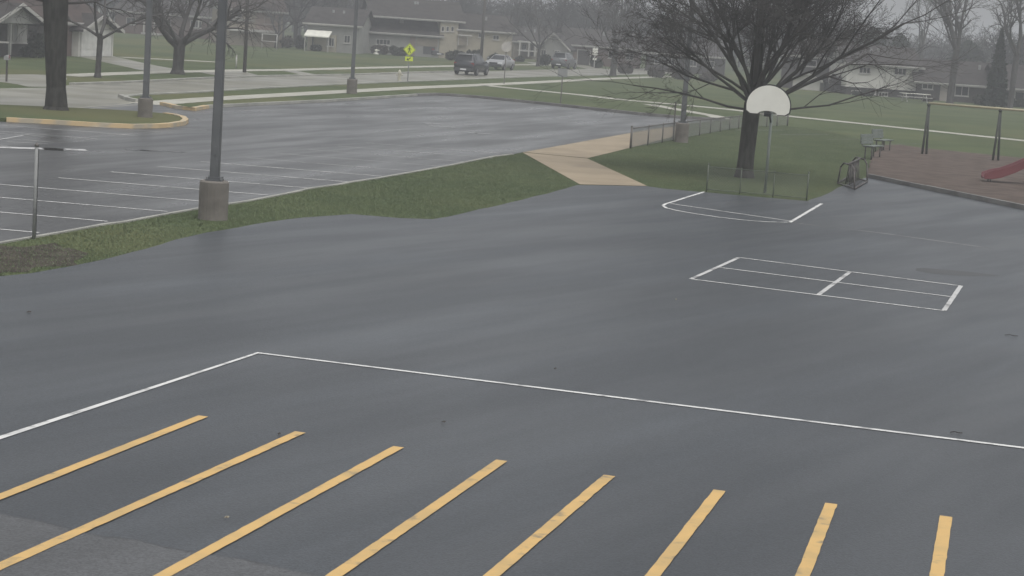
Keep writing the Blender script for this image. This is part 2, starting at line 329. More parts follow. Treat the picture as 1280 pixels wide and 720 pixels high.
# island
isl = [(-90,133),(0,134.5),(40,136.2),(100,138.8),(150,141.2),(190,144),(206,145.5),(218,147.2),(228,150),(232,153.5),(228,156.5),(213,158.9),(195,160.2),(165,160.6),(120,158.7),(60,155),(8,152.3),(-90,149)]
ip = [P(*p) for p in isl]
MB().prism([(p.x, p.y) for p in reversed(ip)], 0, .12).build('island_grass', M['grass'])['kind'] = 'structure'
poly_strip('island_kerb', [P(*p) for p in isl[6:17]], .22, 0, M['kerb_yellow'], .155)
# walks
def walk(name, px, w): return poly_strip(name, [P(*p) for p in px], w, .010, M['walk'])
walk('sidewalk', [(178,130),(200,128.6),(260,124),(330,120),(420,115),(520,109.6),(600,106.3),(650,104),(760,98.2),(860,95)], 1.5)
walk('sidewalk', [(606,106.9),(660,112.2),(729,119),(780,125),(850,131),(915,137.2),(985,145.3),(1100,157),(1190,166.5),(1290,177),(1420,190)], 1.6)
walk('sidewalk', [(812,130.5),(850,137.5),(893,145),(905,149)], 1.1)
walk('sidewalk', [(82,94.8),(140,92.3),(203,90),(260,89),(302,88),(360,87.5),(438,85.3),(568,82.5),(640,81),(720,80.6)], 1.6)
walk('garden_walk', [(151,71.6),(200,74),(240,76),(271,77.7)], 1.6)
sheet('driveway', [(99,71),(141,70.3),(180,79),(214,85.5),(236,88.5),(203,90.3),(186,90),(150,82)], .006, M['road'])
sheet('driveway', [(246,89.5),(302,88.6),(328,95.5),(300,97),(262,93)], .006, M['road'])
sheet('driveway', [(352,88),(366,87.8),(400,94),(385,95.2)], .006, M['road'])
sheet('driveway', [(530,69),(546,69),(600,76),(586,78)], .006, M['road'])
sheet('driveway', [(655,77),(676,78.5),(690,82),(675,82)], .006, M['road'])
sheet('driveway', [(706,80),(722,80),(760,87),(738,87)], .006, M['road'])
# ------------------------------------------------------------------ painted markings
def mk_line(name, a, b, w, mt, z=.0125): return strip(name, P(*a), P(*b), w, z, mt)
c0 = P(322.5, 442); ca = P(-70, 571.5); cb = P(1345, 569)
poly_strip('court_line', [ca, c0, cb], .092, .0125, M['white'])
for (a, b) in [((254,521.5),(-60,646.5)),((375.5,541.5),(-60,736.5)),((498,560),(100,778)),((627,577),(330,782)),((761.5,596),(560,768)),((899.5,614.5),(770,780)),((1039,631),(980,780)),((1182.5,647),(1160,790))]:
    A, B = P(*a), P(*b); strip('yellow_line', A, B, .122, .0145, M['yellow'])
hop = [((864,349.5),(924,322.5)),((1022,370),(1063,340.3)),((1180,389),(1201,358))]
for i, (a, b) in enumerate(hop): mk_line('game_line', a, b, .088, M['worn'], .0145)
for a, b in [((924,322.5),(1201,358)),((864,349.5),(1180,389)),((900,335),(1188,371.5))]: mk_line('game_line', a, b, .068, M['white'], .0125)
key = [(880,240.3),(860,246.5),(842,252.3),(832,255.3),(828.5,257.6),(833,260.5),(848,264),(870,267.8),(900,272.2),(930,275.6),(955,277.6),(975,278.3),(988,278.2)]
poly_strip('key_line', [P(*p) for p in key], .085, .0125, M['white'])
mk_line('key_line', (987,278.6), (1027,255), .095, M['white'])
mk_line('free_throw_line', (838,254.8), (990,277), .07, M['white'], .0105)
mk_line('faded_line', (992,279), (1100,291.5), .10, M['faint'], .0105); mk_line('faded_line', (1100,291.5), (1240,311), .12, M['faint'], .0105)
# parking stalls
e0, e1 = P(140.6, 277.8), P(392, 236); pitch = (e1-e0)/4.0
sd = (P(0, 265.5)-P(140, 277.5)).normalized()
for k in range(-3, 12):
    A = e0 + pitch*k
    if k == 2: A = A + sd*.3
    strip('stall_line', A + sd*.1, A + sd*5.4, .085, .012, M['worn' if k > 6 else 'white'])
far0 = P(88, 163.2)
for k in range(-3, 12):          # opposite row
    A = e0 + sd*11.2 + pitch*k
    if A.y < 74: strip('stall_line', A, A + sd*5.2, .075, .012, M['worn'])
bk0, bk1 = P(270, 137), P(520, 122); bdir = (bk1-bk0).normalized(); bn = Vector((bdir.y, -bdir.x, 0))
for k in range(0, 15):           # row along the street side
    A = bk0 + bdir*(2.6*k+1.0); strip('stall_line', A + bn*.3, A + bn*5.0, .075, .012, M['faint' if k % 3 else 'worn'])
sk0, sk1 = P(575, 121), P(830, 147); sdir = (sk1-sk0).normalized(); sn = Vector((sdir.y, -sdir.x, 0))
for k in range(0, 12):
    A = sk0 + sdir*(2.6*k+2.0); strip('stall_line', A + sn*.4, A + sn*5.0, .075, .012, M['faint' if k % 4 else 'worn'])
mk_line('stop_bar', (-30,183.6), (53,186.2), .55, M['worn']); mk_line('stop_bar', (82,187), (108,188), .55, M['worn'])
for a, b in [((88,163),(160,168.8)),((88,173.2),(118,175.2)),((-20,166),(56,171)),((-20,178),(36,168.5)),((8,177.5),(60,180.3))]: mk_line('stall_line', a, b, .075, M['worn'])
for (px, py, w, h) in [(178,188.3,1.1,.5),(213,189.8,1.0,.4),(68,187,1.2,.9),(541,154.8,1.0,1.1),(553,158.5,1.6,1.0),(600,167,1.5,.8)]:
    g = P(px, py); q = [(g.x+math.cos(t)*w*rng.uniform(.35,.6), g.y+math.sin(t)*h*rng.uniform(.35,.6), 0) for t in np.linspace(0, 6.28, 14)[:-1]]
    sheet('puddle', q, .011, M['puddle'], world=True)
g = P(1196, 341.5); q = [(g.x+math.cos(t)*.86*rng.uniform(.85,1.1), g.y+math.sin(t)*(.5-.28*math.cos(t))*rng.uniform(.8,1.1), 0) for t in np.linspace(0, 6.28, 20)[:-1]]
sheet('damp_patch', q, .0085, M['damp'], world=True)
g = P(22, 322); q = [(g.x+math.cos(t)*1.1*rng.uniform(.6,1.1), g.y+math.sin(t)*2.2*rng.uniform(.6,1.1), 0) for t in np.linspace(0, 6.28, 22)[:-1]]
sheet('bare_soil', q, .004, M['dirt'], world=True)
# ------------------------------------------------------------------ grass blades along the strip and lawn edges
def inside(poly, x, y):
    c = np.zeros(len(x), bool); n = len(poly)
    for i in range(n):
        a, b = poly[i], poly[i-1]
        if a.y == b.y: continue
        k = ((a.y > y) != (b.y > y)) & (x < (b.x-a.x)*(y-a.y)/(b.y-a.y)+a.x); c ^= k
    return c
def blades(polys, n, h0, h1, name, seed, w=.012, z=0.0):
    rg = np.random.default_rng(seed); Vs = []
    for poly in polys:
        xs = [p.x for p in poly]; ys = [p.y for p in poly]
        x = rg.uniform(min(xs), max(xs), n); y = rg.uniform(min(ys), max(ys), n); k = inside(poly, x, y); x, y = x[k], y[k]; m_ = len(x)
        a = rg.uniform(0, 2*np.pi, m_); h = rg.uniform(h0, h1, m_); ln = rg.uniform(.2, .9, m_)*h; wd = w*rg.uniform(.7, 1.6, m_)
        bx, by = np.cos(a)*wd, np.sin(a)*wd; t = rg.uniform(0, 2*np.pi, m_)
        v = np.stack([np.stack([x-bx, y-by, np.full(m_, z)], 1), np.stack([x+bx, y+by, np.full(m_, z)], 1), np.stack([x+np.cos(t)*ln, y+np.sin(t)*ln, z+h], 1)], 1)
        Vs.append(v.reshape(-1, 3))
    V_ = np.concatenate(Vs); Fc = np.arange(len(V_), dtype=np.int32).reshape(-1, 3)
    o = raw_mesh(name, V_, Fc, M['blade'], smooth=False); return tag(o, 'short green and brownish grass growing round the asphalt edges', 'grass', kind='stuff')
strip_poly = [P(*p) for p in [(-60,316.6),(0,305),(81,291),(129,282),(199,270.6),(310,252.6),(388,236.6),(440,228.6),(505,218.1),(600,200),(652,191.4),(723,230.5)]] + [P(*p) for p in reversed(GRASS_EDGE)]
hoop_poly = [P(*p) for p in [(809,232),(736,198.5),(789,186),(838,173),(900,162),(975,157),(1040,165),(1100,180),(1086,208),(1084,221)]] + [P(*p) for p in reversed(BACK_EDGE[:8])]
blades([strip_poly, hoop_poly], 230000, .012, .036, 'grass', 3, .006)
# ------------------------------------------------------------------ light poles
def light_pole(base_px, top_y, r_px_w, pole_px, H, label, lean_px=None):
    g = P(*base_px); s = F_PX/g.length
    root = empty('light_pole', g, 0, label, 'light pole', 'parking lot light poles')
    hb = zat(base_px[0], top_y, g); rb = r_px_w/2/s; rp = pole_px/2/s
    MB().lathe([(rb*1.02, -.05), (rb, .03), (rb, hb-.03), (rb-.03, hb)], 24).build('concrete_base', M['concrete'], root, True).data.shade_flat()
    MB().box(-rp*1.75, rp*1.75, -rp*1.75, rp*1.75, hb, hb+.03).box(-rp*1.3, rp*1.3, -rp*1.3, rp*1.3, hb+.03, hb+.08).build('base_cover', M['pole'], root)
    for sx in (-1, 1):
        for sy in (-1, 1): MB().tube((sx*rp*1.5, sy*rp*1.5, hb+.03), (sx*rp*1.5, sy*rp*1.5, hb+.08), .018, n=6).build('anchor_bolt', M['galv'], root)
    p = MB(); a, b = rp, rp*.8
    p.add([(-a,-a,hb+.08),(a,-a,hb+.08),(a,a,hb+.08),(-a,a,hb+.08),(-b,-b,H),(b,-b,H),(b,b,H),(-b,b,H)], [(0,1,5,4),(1,2,6,5),(2,3,7,6),(3,0,4,7),(4,5,6,7)])
    p.build('pole_shaft', M['pole'], root, bevel=.02)
    MB().box(-.03, .03, -.02, .02, hb+.55, hb+.72).build('hand_hole_cover', M['pole'], root).location = (0, -rp-.004, 0)
    for sx in (-1, 1): MB().box(min(sx*.15, sx*.85), max(sx*.15, sx*.85), -.18, .18, H-.15, H+.02).build('lamp_head', M['black_metal'], root)
    return root
light_pole((266, 274), 225.5, 36.5, 11.5, 8.2, 'thick grey light pole on a round concrete base in the nearer grass strip')
light_pole((181, 150.5), 122.5, 18, 7, 8.2, 'grey light pole on a concrete base at the tip of the kerbed island')
light_pole((439.5, 117), 98.5, 13, 4.6, 8.2, 'slim light pole on a concrete base beyond the parking lot near the street')
light_pole((851.5, 178), 153.5, 17, 6.2, 8.2, 'light pole with a concrete base standing behind the long chain link fence')
def utility_pole(base, w, H, label):
    g = P(*base); s = F_PX/g.length
    root = empty('utility_pole', g, 0, label, 'utility pole', 'wooden utility poles')
    r = w/2/s; MB().tube((0,0,-.1), (0,0,H), r*1.1, r*.75, n=12).build('pole_shaft', M['wood_pole'], root, True)
    MB().box(-1.1, 1.1, -.05, .05, H-.8, H-.68).build('crossarm', M['wood_pole'], root).location = (0, -r-.05, 0)
    for x in (-.9, -.3, .3, .9): MB().lathe([(.03,0),(.05,.04),(.05,.1),(.02,.14)], 8, (x, -r-.05, H-.68)).build('insulator', M['galv'], root)
utility_pole((305.5, 90.5), 4.2, 10, 'thin dark wooden utility pole on the lawn across the street')
utility_pole((601, 79), 3.8, 10, 'dark wooden utility pole in front of the beige split level house')
# steel post at the edge of the grass strip
g = P(42, 299); root = empty('steel_post', g, 0, 'bare galvanised steel post standing in the grass strip by the lot kerb', 'post')
h = zat(44.5, 179, g); MB().tube((0,0,-.05), (0,0,h-.04), .031, n=12).build('post_shaft', M['post_grey'], root, True)
MB().lathe([(.039, h-.06), (.04, h-.03), (.02, h+.01)], 12).build('post_cap', M['rust_galv'], root, True)
MB().tube((.040, .0, .05), (.040, .0, h-.1), .007, n=6).build('cable', M['plastic_grey'], root)
# ------------------------------------------------------------------ chain link fences
def wires(a, b, z0, z1, pitch, r, mb):
    d = b-a; Ln = math.hypot(d.x, d.y); H = z1-z0; u = Vector((d.x/Ln, d.y/Ln, 0)); dz = (b.z-a.z)/Ln
    k = -H
    while k < Ln:
        for sgn in (0, 1):
            s0, s1 = max(k, 0), min(k+H, Ln)
            if s1-s0 < .02: continue
            t0, t1 = (s0-k), (s1-k)
            za, zb = (z0+t0, z0+t1) if sgn == 0 else (z1-t0, z1-t1)
            mb.tube(a+u*s0+Vector((0,0,za)), a+u*s1+Vector((0,0,zb)), r, n=3, caps=False)
        k += pitch
def fence(name, pxs, hts, label, post_m, r_post=.03, rail_low=False, wire_r=.0035, pitch=.075):
    pts = [P(*p) for p in pxs]; root = empty(name, pts[0], 0, label, 'fence')
    q = [p-pts[0] for p in pts]
    for i, p in enumerate(q):
        e = i in (0, len(q)-1); rr = r_post*(1.35 if e else 1)
        po = MB().tube(p+Vector((0,0,-.05)), p+Vector((0,0,hts[i]+(.06 if e else 0))), rr, n=8).build('post', post_m, root, True)
        MB().lathe([(rr*1.2, 0), (rr*1.2, .02), (rr*.5, .05)], 8, (p.x, p.y, hts[i]+(.06 if e else 0))).build('post_cap', post_m, po, True)
    for i in range(len(q)-1):
        MB().tube(q[i]+Vector((0,0,hts[i])), q[i+1]+Vector((0,0,hts[i+1])), .68*r_post, n=8).build('top_rail', post_m, root, True)
        if rail_low: MB().tube(q[i]+Vector((0,0,.07)), q[i+1]+Vector((0,0,.07)), .68*r_post, n=8).build('bottom_rail', post_m, root, True)
        mb = MB(); wires(q[i]+Vector((0,.02,0)), q[i+1]+Vector((0,.02,0)), .04, (hts[i]+hts[i+1])/2, pitch, wire_r, mb)
        o = mb.build('wire_mesh', M['wire'], root); o['kind'] = 'stuff'
    return root
tops = {788:(185.5,160.5), 809.5:(182,157.5), 827.5:(178.6,155), 841.5:(176,153.3), 858:(172.8,151.5), 874:(169.6,149.8), 887.5:(167,148.3), 900:(164.6,147.2), 911.5:(162.6,146), 923:(160.8,144.8), 934:(159.8,144), 946:(159.2,143.5), 958:(158.6,143.1), 971:(158,142.8), 984:(157.6,142.6)}
px = [(x, v[0]) for x, v in tops.items()]; ht = [zat(x, v[1], P(x, v[0])) for x, v in tops.items()]
fence('chain_link_fence', px, ht, 'long low chain link fence with rusty grey posts running past the big tree', M['rust_galv'], .032)
hp = [(883,239.5),(924.5,243),(966,246.8),(1008,250.5)]
fence('chain_link_fence', hp, [zat(x, y-31.5, P(x, y)) for x, y in hp], 'short low wire fence with pale posts right behind the basketball key', M['fence_green'], .017, True, .0016, .085)
# thin sign post by the long fence and the sign seen from behind on the verge
g = P(841, 176); root = empty('sign_post', g, 0, 'thin bare metal sign post rising above the long chain link fence', 'post')
MB().box(-.03, .03, -.012, .012, -.05, zat(842.5, 128, g)).build('post_shaft', M['rust_galv'], root)
MB().box(-.035, .035, -.016, .016, zat(842.5, 128, g), zat(842.5, 128, g)+.03).build('post_cap', M['galv'], root)
def road_sign(base, panel, label, kind='square'):
    g = P(*base); s = F_PX/g.length; x0, y0, x1, y1 = panel
    root = empty('road_sign', g, 0, label, 'road sign')
    z0, z1 = zat(base[0], y1, g), zat(base[0], y0, g); w = (x1-x0)/s
    MB().box(-.035, .035, -.02, .02, -.05, z1+.02).build('post_shaft', M['rust_galv'], root)
    if kind == 'square': MB().box(-w/2, w/2, -.006, 0, z0, z1).build('sign_panel', M['sign_back'], root, bevel=.003).location = (0, -.024, 0)
    else:
        r = w/2/math.cos(math.pi/8); c = (z0+z1)/2
        MB().slab([(r*math.cos(R(22.5+45*i)), c+r*math.sin(R(22.5+45*i))) for i in range(8)], -.006, 0).build('sign_panel', M['sign_pale'], root).location = (0, -.024, 0)
    for z in (z0+.1, z1-.1): MB().tube((0,-.05,z), (0,.03,z), .012, n=6).build('sign_bolt', M['galv'], root)
    return root
road_sign((700.5, 131), (694, 85.5, 706, 96), 'square grey sign back on a thin post at the far edge of the parking lot')
road_sign((630, 105), (628, 52.5, 640, 64.5), 'pale eight sided sign seen from behind in front of the silver car', 'oct')
# pedestrian crossing sign
g = P(509.5, 102.5); s = F_PX/g.length
root = empty('crossing_sign', g, 0, 'bright yellow green pedestrian crossing sign with an arrow plate below it', 'road sign')
zc, hd = zat(511, 62, g), 8.0/s; zp = zat(511, 73.5, g)
MB().box(-.035, .035, -.02, .02, -.05, zc+hd*.8).build('post_shaft', M['galv'], root)
sp = MB().slab([(0, zc-hd), (hd, zc), (0, zc+hd), (-hd, zc)], -.008, 0).build('sign_panel', M['sign_lime'], root); sp.location = (0, -.024, 0)
bd = MB()
for a, b in (((0,-1),(1,0)),((1,0),(0,1)),((0,1),(-1,0)),((-1,0),(0,-1))):
    o_, i_ = .93, .87; bd.slab([(a[0]*hd*o_, zc+a[1]*hd*o_), (b[0]*hd*o_, zc+b[1]*hd*o_), (b[0]*hd*i_, zc+b[1]*hd*i_), (a[0]*hd*i_, zc+a[1]*hd*i_)], -.012, -.009)
bd.build('sign_border', M['black'], sp)
k = hd*.55; sy = MB(); y0, y1 = -.0125, -.0092
sy.slab([(math.cos(t)*k*.17, zc+k*.78+math.sin(t)*k*.17) for t in np.linspace(0, 6.28, 11)[:-1]], y0, y1)
for pts in ([(-.2,.5),(.2,.52),(.16,-.12),(-.16,-.12)], [(-.16,-.14),(.02,-.14),(-.2,-.95),(-.4,-.9)], [(.0,-.14),(.16,-.14),(.42,-.9),(.24,-.95)], [(-.22,.46),(-.2,.28),(-.5,-.06),(-.58,.06)], [(.21,.46),(.2,.28),(.5,.0),(.58,.12)]):
    sy.slab([(a*k, zc+b*k) for a, b in pts], y0, y1)
sy.build('walking_figure', M['black'], sp)
pw, ph = 4.9/s, 2.7/s
pl = MB().box(-pw, pw, -.008, 0, zp-ph, zp+ph).build('arrow_plate', M['sign_lime'], root); pl.location = (0, -.024, 0)
ar = MB().slab([(.55*pw, zp+ph*.55), (.38*pw, zp+ph*.75), (-.2*pw, zp-ph*.1), (-.02*pw, zp-ph*.35)], y0, y1).slab([(-.62*pw, zp-ph*.72), (.02*pw, zp-ph*.72), (-.36*pw, zp+ph*.35)], y0, y1)
ar.build('arrow_mark', M['black'], pl)
# hydrant
g = P(499, 101); s = F_PX/g.length
root = empty('fire_hydrant', g, 0, 'small pale fire hydrant on the verge beside the crossing sign post', 'hydrant')
MB().lathe([(.17,-.02),(.17,.06),(.12,.07),(.11,.48),(.15,.5),(.15,.55),(.12,.57),(.11,.66),(.06,.73),(.03,.75),(.03,.8)], 14).build('barrel', M['hydrant'], root, False)
for d in ((1,0),(-1,0)): MB().tube((d[0]*.08,0,.42),(d[0]*.22,0,.42),.05,n=10).tube((d[0]*.22,0,.42),(d[0]*.25,0,.42),.06,n=6).build('side_nozzle', M['hydrant'], root)
MB().tube((0,-.08,.38),(0,-.24,.38),.07,n=10).tube((0,-.24,.38),(0,-.27,.38),.085,n=6).build('pump_nozzle', M['hydrant'], root)
# white marker post, mailbox, street post
g = P(295, 86); root = empty('marker_post', g, 0, 'slim white marker post on the far lawn next to the utility pole', 'post')
MB().tube((0,0,-.05),(0,0,.95),.05,n=10).build('post_shaft', M['fascia'], root, True); MB().tube((0,0,.96),(0,0,1.05),.053,.03,n=10).build('post_cap', M['sign_pale'], root, True)
g = P(8, 102); root = empty('mailbox', g, 0, 'mailbox on a thin dark post before the gabled house with the porch', 'mailbox')
MB().box(-.04,.04,-.04,.04,-.05,1.05).build('post_shaft', M['wood_pole'], root)
MB().slab([(-.1,1.06),(.1,1.06),(.1,1.2),(.07,1.27),(0,1.3),(-.07,1.27),(-.1,1.2)], -.25, .25).build('box_shell', M['sign_back'], root)
MB().box(.104,.112,-.05,.06,1.15,1.3).build('flag', M['lamp_red'], root)
# ------------------------------------------------------------------ basketball hoop
g = P(956, 241.5); root = empty('basketball_hoop', g, R(-9), 'basketball hoop with a white fan shaped backboard edged in black on a grey pole', 'basketball hoop')
s = F_PX/56.6; zb, zt = zat(960, 144.5, g), zat(960, 106.5, g); bw = 57/2/s*1.0; bx = -.10; zb += .045; zt += .045
MB().tube((0,0,-.05),(0,0,zb+.35),.046,n=14).build('pole_shaft', M['bench'], root, True)
MB().tube((0,0,zb+.3),(bx,-.62,zb+.3),.035,n=8).tube((0,0,zb-.25),(bx,-.62,zb+.2),.028,n=8).build('bracket', M['black_metal'], root, True)
def fan(sc, inset):
    w = bw-inset; z0, z1 = zb+inset*.6, zt-inset; o = []
    zs = z0+.17*(z1-z0)
    o.append((w*.80, z0)); o.append((w*.98, z0+.10*(z1-z0))); o.append((w, zs+.12*(z1-z0)))
    for i in range(1, 18): t = math.pi*i/18; o.append((w*math.cos(t), zs+.12*(z1-z0)+(z1-zs-.12*(z1-z0))*math.sin(t)))
    o.append((-w, zs+.12*(z1-z0))); o.append((-w*.98, z0+.10*(z1-z0))); o.append((-w*.80, z0))
    for i in range(0, 9):
        t = math.pi*(1-i/8); o.append((w*.44*math.cos(t), z0+.115*(z1-z0)*math.sin(t)))
    return [(x+bx, z) for x, z in o]
def poly_plate(pts, y0, y1, name, mt):
    bm = bmesh.new(); f = bm.faces.new([bm.verts.new((x, y0, z)) for x, z in pts])
    ex = bmesh.ops.extrude_face_region(bm, geom=[f]); bmesh.ops.translate(bm, vec=(0, y1-y0, 0), verts=[v for v in ex['geom'] if isinstance(v, bmesh.types.BMVert)])
    bmesh.ops.triangulate(bm, faces=[x for x in bm.faces if len(x.verts) > 4]); bmesh.ops.recalc_face_normals(bm, faces=bm.faces)
    me = bpy.data.meshes.new(name); bm.to_mesh(me); bm.free(); me.materials.append(mt); o = bpy.data.objects.new(name, me); COL.objects.link(o); o.parent = root; return o
poly_plate(fan(1, 0), -.655, -.63, 'backboard_rim', M['black'])
poly_plate(fan(1, .035), -.664, -.6562, 'backboard', M['board_white'])
rz = zb+.06; rc = (bx, -.664-.16-.229)
ring = MB(); pr = [(rc[0]+.229*math.cos(t), rc[1]+.229*math.sin(t), rz) for t in np.linspace(0, 2*math.pi, 25)]
ring.path(pr, .009, 6).build('rim', M['black_metal'], root, True)
MB().box(bx-.07, bx+.07, -.83, -.665, rz-.012, rz+.004).box(bx-.1, bx+.1, -.68, -.6645, rz-.11, rz+.03).build('rim_mount', M['black_metal'], root)
# ------------------------------------------------------------------ bike rack
n0, n1, f0, f1 = P(1047, 230), P(1068, 237.5), P(1062, 221.5), P(1084, 228)
c = (n0+n1+f0+f1)/4; root = empty('bike_rack', c, 0, 'brown grey metal bike rack with upright bars where lawn meets asphalt', 'bike rack')
a, b, d, e = [p-c for p in (n0, n1, f0, f1)]; zt_ = .74
MB().path([a+Vector((0,0,.04)), d+Vector((0,0,.04))], .03, 8).build('base_rail', M['rack'], root, True)
MB().path([b+Vector((0,0,.04)), e+Vector((0,0,.04))], .03, 8).build('base_rail', M['rack'], root, True)
tn, tf = (a+b)/2+Vector((0,0,zt_)), (d+e)/2+Vector((0,0,zt_))
for x, y, t in ((a, b, tn), (d, e, tf)):
    MB().path([x+Vector((0,0,.04)), x.lerp(y, .10)+Vector((0,0,zt_*.8)), x.lerp(y, .26)+Vector((0,0,zt_)), x.lerp(y, .74)+Vector((0,0,zt_)), x.lerp(y, .90)+Vector((0,0,zt_*.8)), y+Vector((0,0,.04))], .027, 8).build('end_frame', M['rack'], root, True)
    MB().path([x+Vector((0,0,.04)), y+Vector((0,0,.04))], .022, 8).build('cross_rail', M['rack'], root, True)
MB().path([tn, tf], .032, 8).build('top_rail', M['rack'], root, True)
for i in range(1, 8):
    t = i/8; lo = a.lerp(d, t).lerp(b.lerp(e, t), .5); hi = tn.lerp(tf, t)
    lo = lo + (a-b)*.0
    for off in (-.12, .12): MB().path([lo+(b-a)*off+Vector((0,0,.05)), hi], .017, 6).build('upright_bar', M['rack'], root, True)
    MB().path([a.lerp(d, t)+Vector((0,0,.06)), b.lerp(e, t)+Vector((0,0,.06))], .010, 6).build('floor_bar', M['rack'], root, True)
# ------------------------------------------------------------------ benches (seen from the front corner, backs towards the lawn)
def bench(root):
    L_ = 1.25
    for i in range(3): MB().box(-L_/2, L_/2, -.24+i*.155, -.24+i*.155+.147, .44, .48).build('seat_slat', M['bench'], root, bevel=.008)
    for i in range(3): o = MB().box(-L_/2, L_/2, .26, .30, .52+i*.135, .52+i*.135+.129).build('back_slat', M['bench'], root, bevel=.008); o.location = (0, i*.025, 0)
    for x in (-.45, .45):
        MB().tube((x,-.14,-.12),(x,-.14,.43),.03,n=8).build('leg', M['rack'], root, True)
        MB().tube((x,.14,-.12),(x,.14,.43),.03,n=8).build('leg', M['rack'], root, True)
        MB().box(x-.025,x+.025,-.2,.24,.405,.438).build('seat_bracket', M['rack'], root)
        MB().path([(x,.24,.42),(x,.365,.56),(x,.40,.92)], .022, 6).build('back_bracket', M['rack'], root, True)
b1 = empty('bench', P(1090, 199), R(58), 'grey green slatted bench, the nearer of the pair beside the mulch', 'bench', 'benches beside the mulch'); b1.location.z = .09; bench(b1)
b2 = copy_tree(b1); b2.location = P(1103, 190.5); b2.location.z = .09; b2['label'] = 'grey green slatted bench, the farther of the pair beside the mulch'
# ------------------------------------------------------------------ swing frame and slide
pl_, pr_ = P(1155, 195), P(1244, 203); root = empty('swing_frame', pl_, 0, 'swing set frame with dark posts and a long pale tan top beam', 'swing set')
hL, hR = zat(1159.5, 129, pl_), zat(1247.5, 136.5, pr_); q = pr_-pl_; hh = (hL+hR)/2+.05
dr = q.normalized(); nv = Vector((-dr.y, dr.x, 0)); far_end = q+dr*3.6
MB().tube(Vector((0,0,hh-.03))-dr*.02, far_end+Vector((0,0,hh-.03))+dr*.15, .055, n=12).build('top_beam', M['swing_beam'], root, True)
for c_, sp_ in ((Vector((0,0,0)), .03), (q, .16), (far_end, .16)):
    for sg in (-1, 1): MB().tube(c_+nv*sg*sp_+dr*sg*.09, c_+nv*sg*.05+Vector((0,0,hh-.06)), .052, .048, n=10).build('post', M['swing_green'], root, True)
    MB().tube(c_+Vector((0,0,hh-.11))-nv*.12, c_+Vector((0,0,hh-.11))+nv*.09, .066, n=10).build('beam_collar', M['swing_green'], root, True)
g = P(1229, 229.5); g.z = .09; root = empty('slide', g, R(-4), 'red plastic playground slide whose low end points across the mulch', 'slide')
prof = [(-.05,.16),(.25,.17),(.55,.24),(1.0,.44),(1.5,.72),(2.1,1.10),(2.6,1.42),(3.1,1.50)]
mb = MB(); wd = .30
cs = [(-wd,.26),(-wd-.05,.26),(-wd-.05,-.06),(wd+.05,-.06),(wd+.05,.26),(wd,.26),(wd*.8,0.0),(-wd*.8,0.0)]
n = len(cs)
for i, (x, z) in enumerate(prof):
    k = .55 if i == 0 else 1; mb.v += [(x, y, z+dz*(k if dz > 0 else 1)) for y, dz in cs]
for i in range(len(prof)-1): mb.f += [(i*n+j, i*n+(j+1) % n, (i+1)*n+(j+1) % n, (i+1)*n+j) for j in range(n)]
mb.f += [tuple(range(n)), tuple((len(prof)-1)*n+j for j in range(n-1, -1, -1))]
mb.build('chute', M['slide_red'], root, bevel=.012)
for x, z in ((.2,.10),(1.55,.66),(2.7,1.38)):
    for y in (-.25,.25): MB().tube((x,y,-.1),(x,y,z),.028,n=8).build('leg', M['rack'], root, True)
MB().box(3.1,4.2,-.45,.45,1.44,1.50).build('platform', M['rack'], root)
for x in (3.15,4.15):
    for y in (-.42,.42): MB().tube((x,y,-.1),(x,y,2.6),.05,n=10).build('platform_post', M['swing_green'], root, True)
for i in range(5): MB().tube((4.25,-.3,.3+i*.3),(4.25,.3,.3+i*.3),.02,n=6).build('ladder_rung', M['rack'], root, True)
# ------------------------------------------------------------------ litter
def litter(px, name, L_, label, cat, mt, a):
    L_ *= .62 if cat == 'leaf' else .8
    g = P(*px); root = MB()
    if cat == 'twig':
        root.path([(-L_/2,0,.02),(-L_*.1,.02,.03),(L_*.2,-.01,.025),(L_/2,.03,.022)], .006, 5).path([(L_*.1,0,.028),(L_*.3,.05,.02)], .004, 4)
    else:
        root.add([(-L_/2,0,.018),(-L_*.2,L_*.28,.03),(L_*.2,L_*.25,.022),(L_/2,0,.035),(L_*.2,-L_*.25,.02),(-L_*.2,-L_*.28,.026),(0,0,.04)], [(0,1,6),(1,2,6),(2,3,6),(3,4,6),(4,5,6),(5,0,6)])
    o = root.build(name, mt); o.location = g; o.rotation_euler.z = a; tag(o, label, cat)
litter((1195,543), 'twig', .17, 'short dark twig lying just beyond the long white court line', 'twig', M['twig_litter'], -.3)
litter((1264,421), 'twig', .26, 'small dark twig on open asphalt past the painted grid', 'twig', M['twig_litter'], -.25)
litter((283,650), 'leaf', .09, 'small pale dead leaf between two yellow lines', 'leaf', M['leaf_litter'], .4)
litter((554,530), 'leaf', .10, 'dark wet leaf just inside the long white court line', 'leaf', M['twig_litter'], .1)
litter((694,463), 'leaf', .08, 'tiny dark leaf alone on open asphalt beyond the white line', 'leaf', M['twig_litter'], .9)
litter((36,392), 'leaf', .14, 'dark leaf clump on asphalt below the bare soil patch', 'leaf', M['twig_litter'], .9)
litter((349,545), 'leaf', .10, 'dark wet leaf in the corner of the white court line', 'leaf', M['twig_litter'], 1.4)
litter((845,376), 'leaf', .08, 'tiny pale leaf beside the corner of the painted grid', 'leaf', M['leaf_litter'], 1.1)
